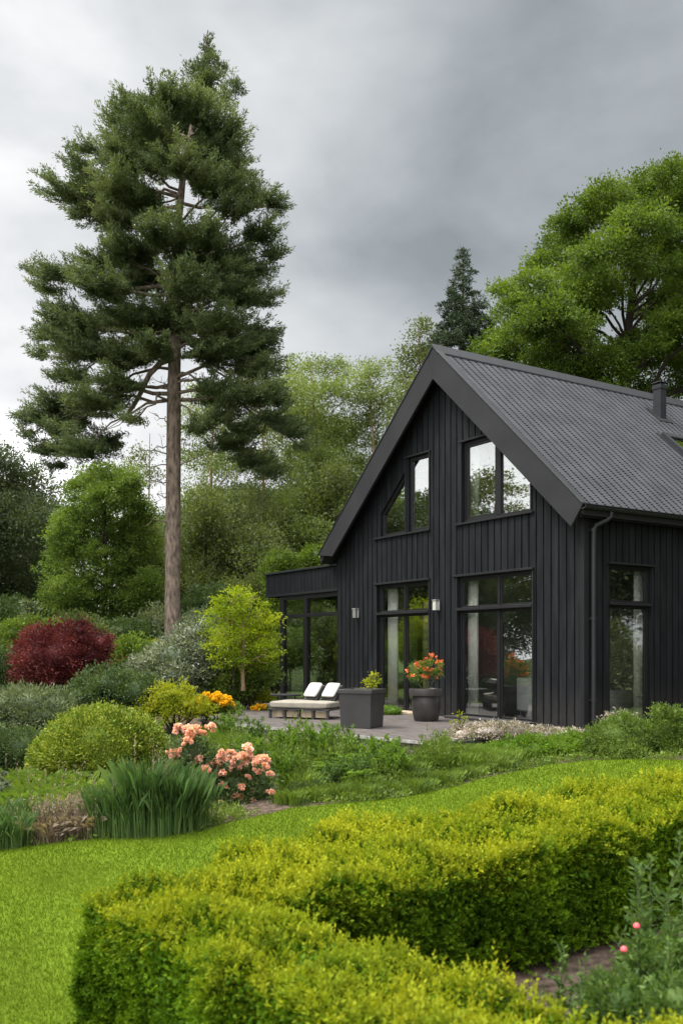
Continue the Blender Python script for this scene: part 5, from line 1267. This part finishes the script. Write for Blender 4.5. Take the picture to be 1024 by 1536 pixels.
# green strip and round shrubs at the right
shrub('low_hedge', 'loose bright green low hedge between the variegated shrub and the lawn', 'hedge',
      [(800, 1127, 36, 24), (768, 1130, 30, 24), (842, 1122, 36, 21), (742, 1136, 26, 22), (868, 1118, 26, 19), (815, 1136, 34, 16), (785, 1118, 20, 14), (850, 1110, 20, 12)], 13.2, LM['fern'], size=.036, dens=160, cr=.06, nl=14, depth=.7)
shrub('round_shrub', 'rounded yellow green shrub at the lawn edge by the house corner', 'shrub', [(920, 1106, 38, 30), (898, 1116, 26, 24), (948, 1104, 28, 32), (925, 1124, 42, 18), (932, 1084, 18, 16)], 13.0, LM['column'], size=.036, dens=160, cr=.07, nl=16)
shrub('round_shrub', 'rounded green shrub at the right edge under the side wall', 'shrub', [(998, 1094, 28, 30), (1022, 1100, 32, 36), (986, 1112, 28, 28), (1052, 1106, 36, 38), (1000, 1124, 36, 18), (990, 1070, 12, 16), (1012, 1072, 10, 12)], 13.2, LM['mid'], size=.036, dens=150, cr=.07, nl=16)
# ground cover over the whole bed
def ground_cover():
    n = 90000; px = R.uniform(-60, 1100, n); P = np.column_stack([R.uniform(-7, 6, n), R.uniform(9, 26, n)])
    keep = ~inside(P, LAWN); P = P[keep]
    u = (P[:, 0] - CX) * DR[0] + (P[:, 1] - CY) * DR[1]; t = (P[:, 0] - CX) * DL[0] + (P[:, 1] - CY) * DL[1]
    onhouse = ((u > -.1) & (t > -.1)) | ((u > -4.75) & (t > -.35) & (t < 12))
    P = P[~onhouse & (np.sin(P[:, 0] * 2.1 + 1.3 * np.sin(P[:, 1] * 1.7)) + R.normal(size=len(P)) * .5 > -.45)]
    soilx = np.hypot(P[:, 0] + .75, (P[:, 1] - 11.0)) < .42; P = P[~soilx]
    k = 7; P = np.repeat(P, k, 0) + R.normal(size=(len(P) * k, 2)) * .03
    Z = ter(P[:, 0], P[:, 1]) + R.uniform(0, .07, len(P)); Q = np.column_stack([P, Z])
    D = unit(R.normal(size=Q.shape) * .8 + [0, 0, .7]); V = rhombi(Q, D, R.uniform(.025, .055, len(Q)), .5)
    tag(link('ground_cover', mesh_np('ground cover', V, 4), LM['mid']), 'low leafy ground cover over the garden beds', 'ground cover', kind='stuff')
ground_cover()

# ------------------------------------------------------------------ the clipped hedge in front
def build_hedge():
    A0 = (-1.5, 5.43)
    B = [(-.91, 6.04), (-.06, 6.7), (1.4, 7.3), (2.85, 7.8), (4.8, 8.5)]; F = [(-.50, 5.17), (.34, 5.42), (1.21, 5.92), (2.41, 6.6), (4.4, 7.5)]
    O = [(-1.06, 4.96), (-.67, 4.48), (-.28, 4.0), (.05, 3.6), (1.5, 2.1)]; I = [(-.50, 5.17), (.09, 4.57), (.6, 4.0), (1.11, 3.48), (2.35, 2.35)]
    Ht = .765
    quads = [(A0, B[0], F[0], O[0])] + [(B[i], B[i+1], F[i+1], F[i]) for i in range(4)] + [(O[i], I[i], I[i+1], O[i+1]) for i in range(4)]
    chains = [([A0] + B, 1), ([A0] + O, -1), (F, -1), (I, 1)]
    def lump(P): return .05 * np.sin(P[:, 0] * 7.3 + 1.7 * np.sin(P[:, 1] * 5.1)) + .03 * np.sin(P[:, 1] * 9.7 + 2.1 * P[:, 0] + P[:, 2] * 6) + .02 * np.sin(P[:, 0] * 19 + P[:, 1] * 17)
    Ps = []; Ns = []; Tp = []
    def dens(y): return 1500 * min(1.15, (6.0 / y))
    for q in quads:
        q = np.array(q); a = .5 * abs(np.cross(q[2] - q[0], q[3] - q[1])); n = int(a * dens(q[:, 1].mean())); s, t = R.random((n, 1)), R.random((n, 1))
        p = (1 - s) * (1 - t) * q[0] + s * (1 - t) * q[1] + s * t * q[2] + (1 - s) * t * q[3]
        P = np.column_stack([p, ter(p[:, 0], p[:, 1]) + Ht]); Ps.append(P); Ns.append(np.tile([0, 0, 1.], (n, 1))); Tp.append(np.ones(n))
    for ch, sg in chains:
        for a, b in zip(ch[:-1], ch[1:]):
            a, b = np.array(a), np.array(b); L = np.linalg.norm(b - a); d = (b - a) / L; nn = np.array([-d[1], d[0]]) * sg
            n = int(L * Ht * dens((a[1] + b[1]) / 2)); s = R.random((n, 1)); z = R.random(n) ** .9
            p = a + (b - a) * s + nn * (.03 * (1 - z[:, None])) - nn * .05 * (z[:, None] ** 6)
            P = np.column_stack([p, ter(p[:, 0], p[:, 1]) + .04 + z * (Ht - .05)])
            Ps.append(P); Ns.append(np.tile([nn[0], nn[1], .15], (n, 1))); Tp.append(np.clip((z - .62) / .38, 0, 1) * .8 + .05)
    P = np.vstack(Ps); N = unit(np.vstack(Ns)); T = np.concatenate(Tp)
    keep = (np.abs(P[:, 0]) < .42 * P[:, 1] + .5) & (P[:, 1] > 2.4); P, N, T = P[keep], N[keep], T[keep]
    P = P + N * lump(P)[:, None] - N * .05
    patch = .5 + .5 * np.sin(P[:, 0] * 3.3 + 1.2 * np.sin(P[:, 1] * 4.1)) * np.cos(P[:, 1] * 2.9 + P[:, 0])
    # shoots
    n = len(P); SD = unit(N * .75 + np.array([0, 0, .6]) + R.normal(size=(n, 3)) * .42); SL = R.uniform(.05, .12, n) * (.75 + .7 * T * patch) * np.where(R.random(n) < .06, 1.5, 1)
    k = 11; s = np.tile(np.linspace(.05, 1, k), n); i = np.repeat(np.arange(n), k)
    Q = P[i] + SD[i] * (SL[i] * s)[:, None]
    az = np.tile(np.arange(k) * 2.4, n) + np.repeat(R.uniform(0, 6.28, n), k); A1 = unit(np.cross(SD, [.3, .2, .9])); A2 = np.cross(SD, A1)
    D = unit(SD[i] * (.55 + .5 * s[:, None]) + A1[i] * np.cos(az)[:, None] * .8 + A2[i] * np.sin(az)[:, None] * .8 + R.normal(size=(len(i), 3)) * .22)
    size = R.uniform(.024, .036, len(i)) * (1.15 - .35 * s)
    V = rhombi(Q, D, size, .52, .1)
    fine = .5 + .5 * np.sin(P[:, 0] * 13 + 2 * np.sin(P[:, 1] * 11)) * np.sin(P[:, 1] * 15 + 1.5 * np.sin(P[:, 0] * 9))
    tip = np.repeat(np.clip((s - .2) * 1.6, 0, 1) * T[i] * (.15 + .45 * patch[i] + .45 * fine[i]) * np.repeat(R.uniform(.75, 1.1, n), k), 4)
    # older leaves deeper inside
    j = R.integers(0, n, int(n * 8)); Q2 = P[j] - N[j] * R.uniform(.0, .26, (len(j), 1)) + R.normal(size=(len(j), 3)) * .02
    V2 = rhombi(Q2, unit(R.normal(size=(len(j), 3)) + N[j] * .5), R.uniform(.025, .045, len(j)), .55, .1)
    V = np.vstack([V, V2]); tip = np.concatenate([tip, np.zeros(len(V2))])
    b = np.array([A0[0], A0[1], float(ter(*A0))])
    # the woody inside
    tb = Tubes()
    for q in quads:
        q = np.array(q); c = q.mean(0); a = .5 * abs(np.cross(q[2] - q[0], q[3] - q[1]))
        for _ in range(int(a * 26)):
            s_, t_ = R.uniform(.25, .75, 2); p = (1 - s_) * (1 - t_) * q[0] + s_ * (1 - t_) * q[1] + s_ * t_ * q[2] + (1 - s_) * t_ * q[3]; g = float(ter(*p))
            tb.add(curve((*p, g - .05), (p[0] + R.normal() * .10, p[1] + R.normal() * .10, g + Ht - .16), 0, 5, .02), np.linspace(.012, .004, 5), 5)
    e = empty('clipped_hedge', b); tag(e, 'clipped knee high box hedge with yellow tips turning a corner in front of the lawn', 'hedge')
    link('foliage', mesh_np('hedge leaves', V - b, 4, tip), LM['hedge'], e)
    link('stem', tb.mesh('hedge stems', b), M['bark_dark'], e)
build_hedge()

# leafy stems in the corner between the hedge arms
a_ = stem_plant('tall leafy stem rising above the others at the right edge by the hedge', 1.47, 4.45, 1.26, 7, .07, None, leaf=.085)
for k, (px, Yy, h, ns, lb) in enumerate(((835, 4.5, .78, 5, 'leafy plant with drooping tip in front of the dark hedge face'), (870, 4.6, .62, 4, 'short leafy plant beside the mulch patch'), (800, 4.3, .50, 5, 'low leafy plant nearest the near hedge arm'),
        (960, 4.3, .72, 9, 'dense leafy plant below the pink buds'), (1010, 4.2, .88, 9, 'dense leafy plant at the right edge'), (925, 4.0, .55, 9, 'bushy leafy plant at the bottom right between the hedge arms'), (985, 3.7, .55, 9, 'bushy leafy plant in the bottom right corner'), (1040, 4.7, .9, 7, 'leafy plant just beyond the right edge'), (880, 4.1, .45, 7, 'low bushy plant behind the near hedge arm'), (1020, 5.2, .8, 6, 'leafy plant against the right end of the far hedge arm'))):
    x = (px - HX) / FP * Yy; stem_plant(lb, x, Yy, h, ns, .10, None)
for k, (px, py, rx, ry, Yy, lb) in enumerate(((990, 1450, 44, 50, 4.35, 'mound of soft leafy growth at the right edge below the pink buds'), (930, 1505, 50, 40, 4.1, 'mound of soft leafy growth at the bottom between the hedge arms'), (1015, 1510, 40, 44, 3.9, 'mound of soft leafy growth in the bottom right corner'))):
    shrub('leafy_plant', lb, 'plant', [(px, py, rx, ry), (px - rx * .6, py + 14, rx * .6, ry * .7), (px + rx * .6, py + 6, rx * .6, ry * .8), (px, py + ry * .8, rx * 1.1, ry * .7)], Yy, LM['weed'], size=.035, dens=420, cr=.045, nl=11, aspect=.34, up=.5, low=-.5)
def bud(px, py, Yy, lb):
    c = at(px, py, Yy); g = float(ter(c[0], c[1])); e = empty('budding_flower', (c[0], c[1], g)); tag(e, lb, 'flower')
    hh = c[2] - g
    MB().tube([(0.02, 0, -.02), (.012, .0, hh * .5), (0, 0, hh)], .0025, 5).build('stem', M['stem'], e)
    MB().lathe([(0, -.015), (.009, -.012), (.0155, -.003), (.0145, .006), (.008, .013), (0, .015)], (0, 0, hh), 16).build('flower_head', solid('pink bud petals', (.80, .10, .13), .5, .1), e, smooth=True)
bud(954, 1389, 4.3, 'upper of two small round pink buds above the mulch'); bud(935, 1424, 4.25, 'lower of two small round pink buds above the mulch')

# ------------------------------------------------------------------ render settings
SC.view_settings.view_transform = 'Standard'; SC.view_settings.look = 'None'; SC.view_settings.exposure = .45; SC.view_settings.gamma = 1
SC.cycles.use_denoising = True
SC.cycles.max_bounces = 6; SC.cycles.diffuse_bounces = 3; SC.cycles.glossy_bounces = 3; SC.cycles.transmission_bounces = 3; SC.cycles.transparent_max_bounces = 8
SC.cycles.use_light_tree = False
SC.cycles.sample_clamp_indirect = 6
SC.render.threads_mode = 'AUTO'
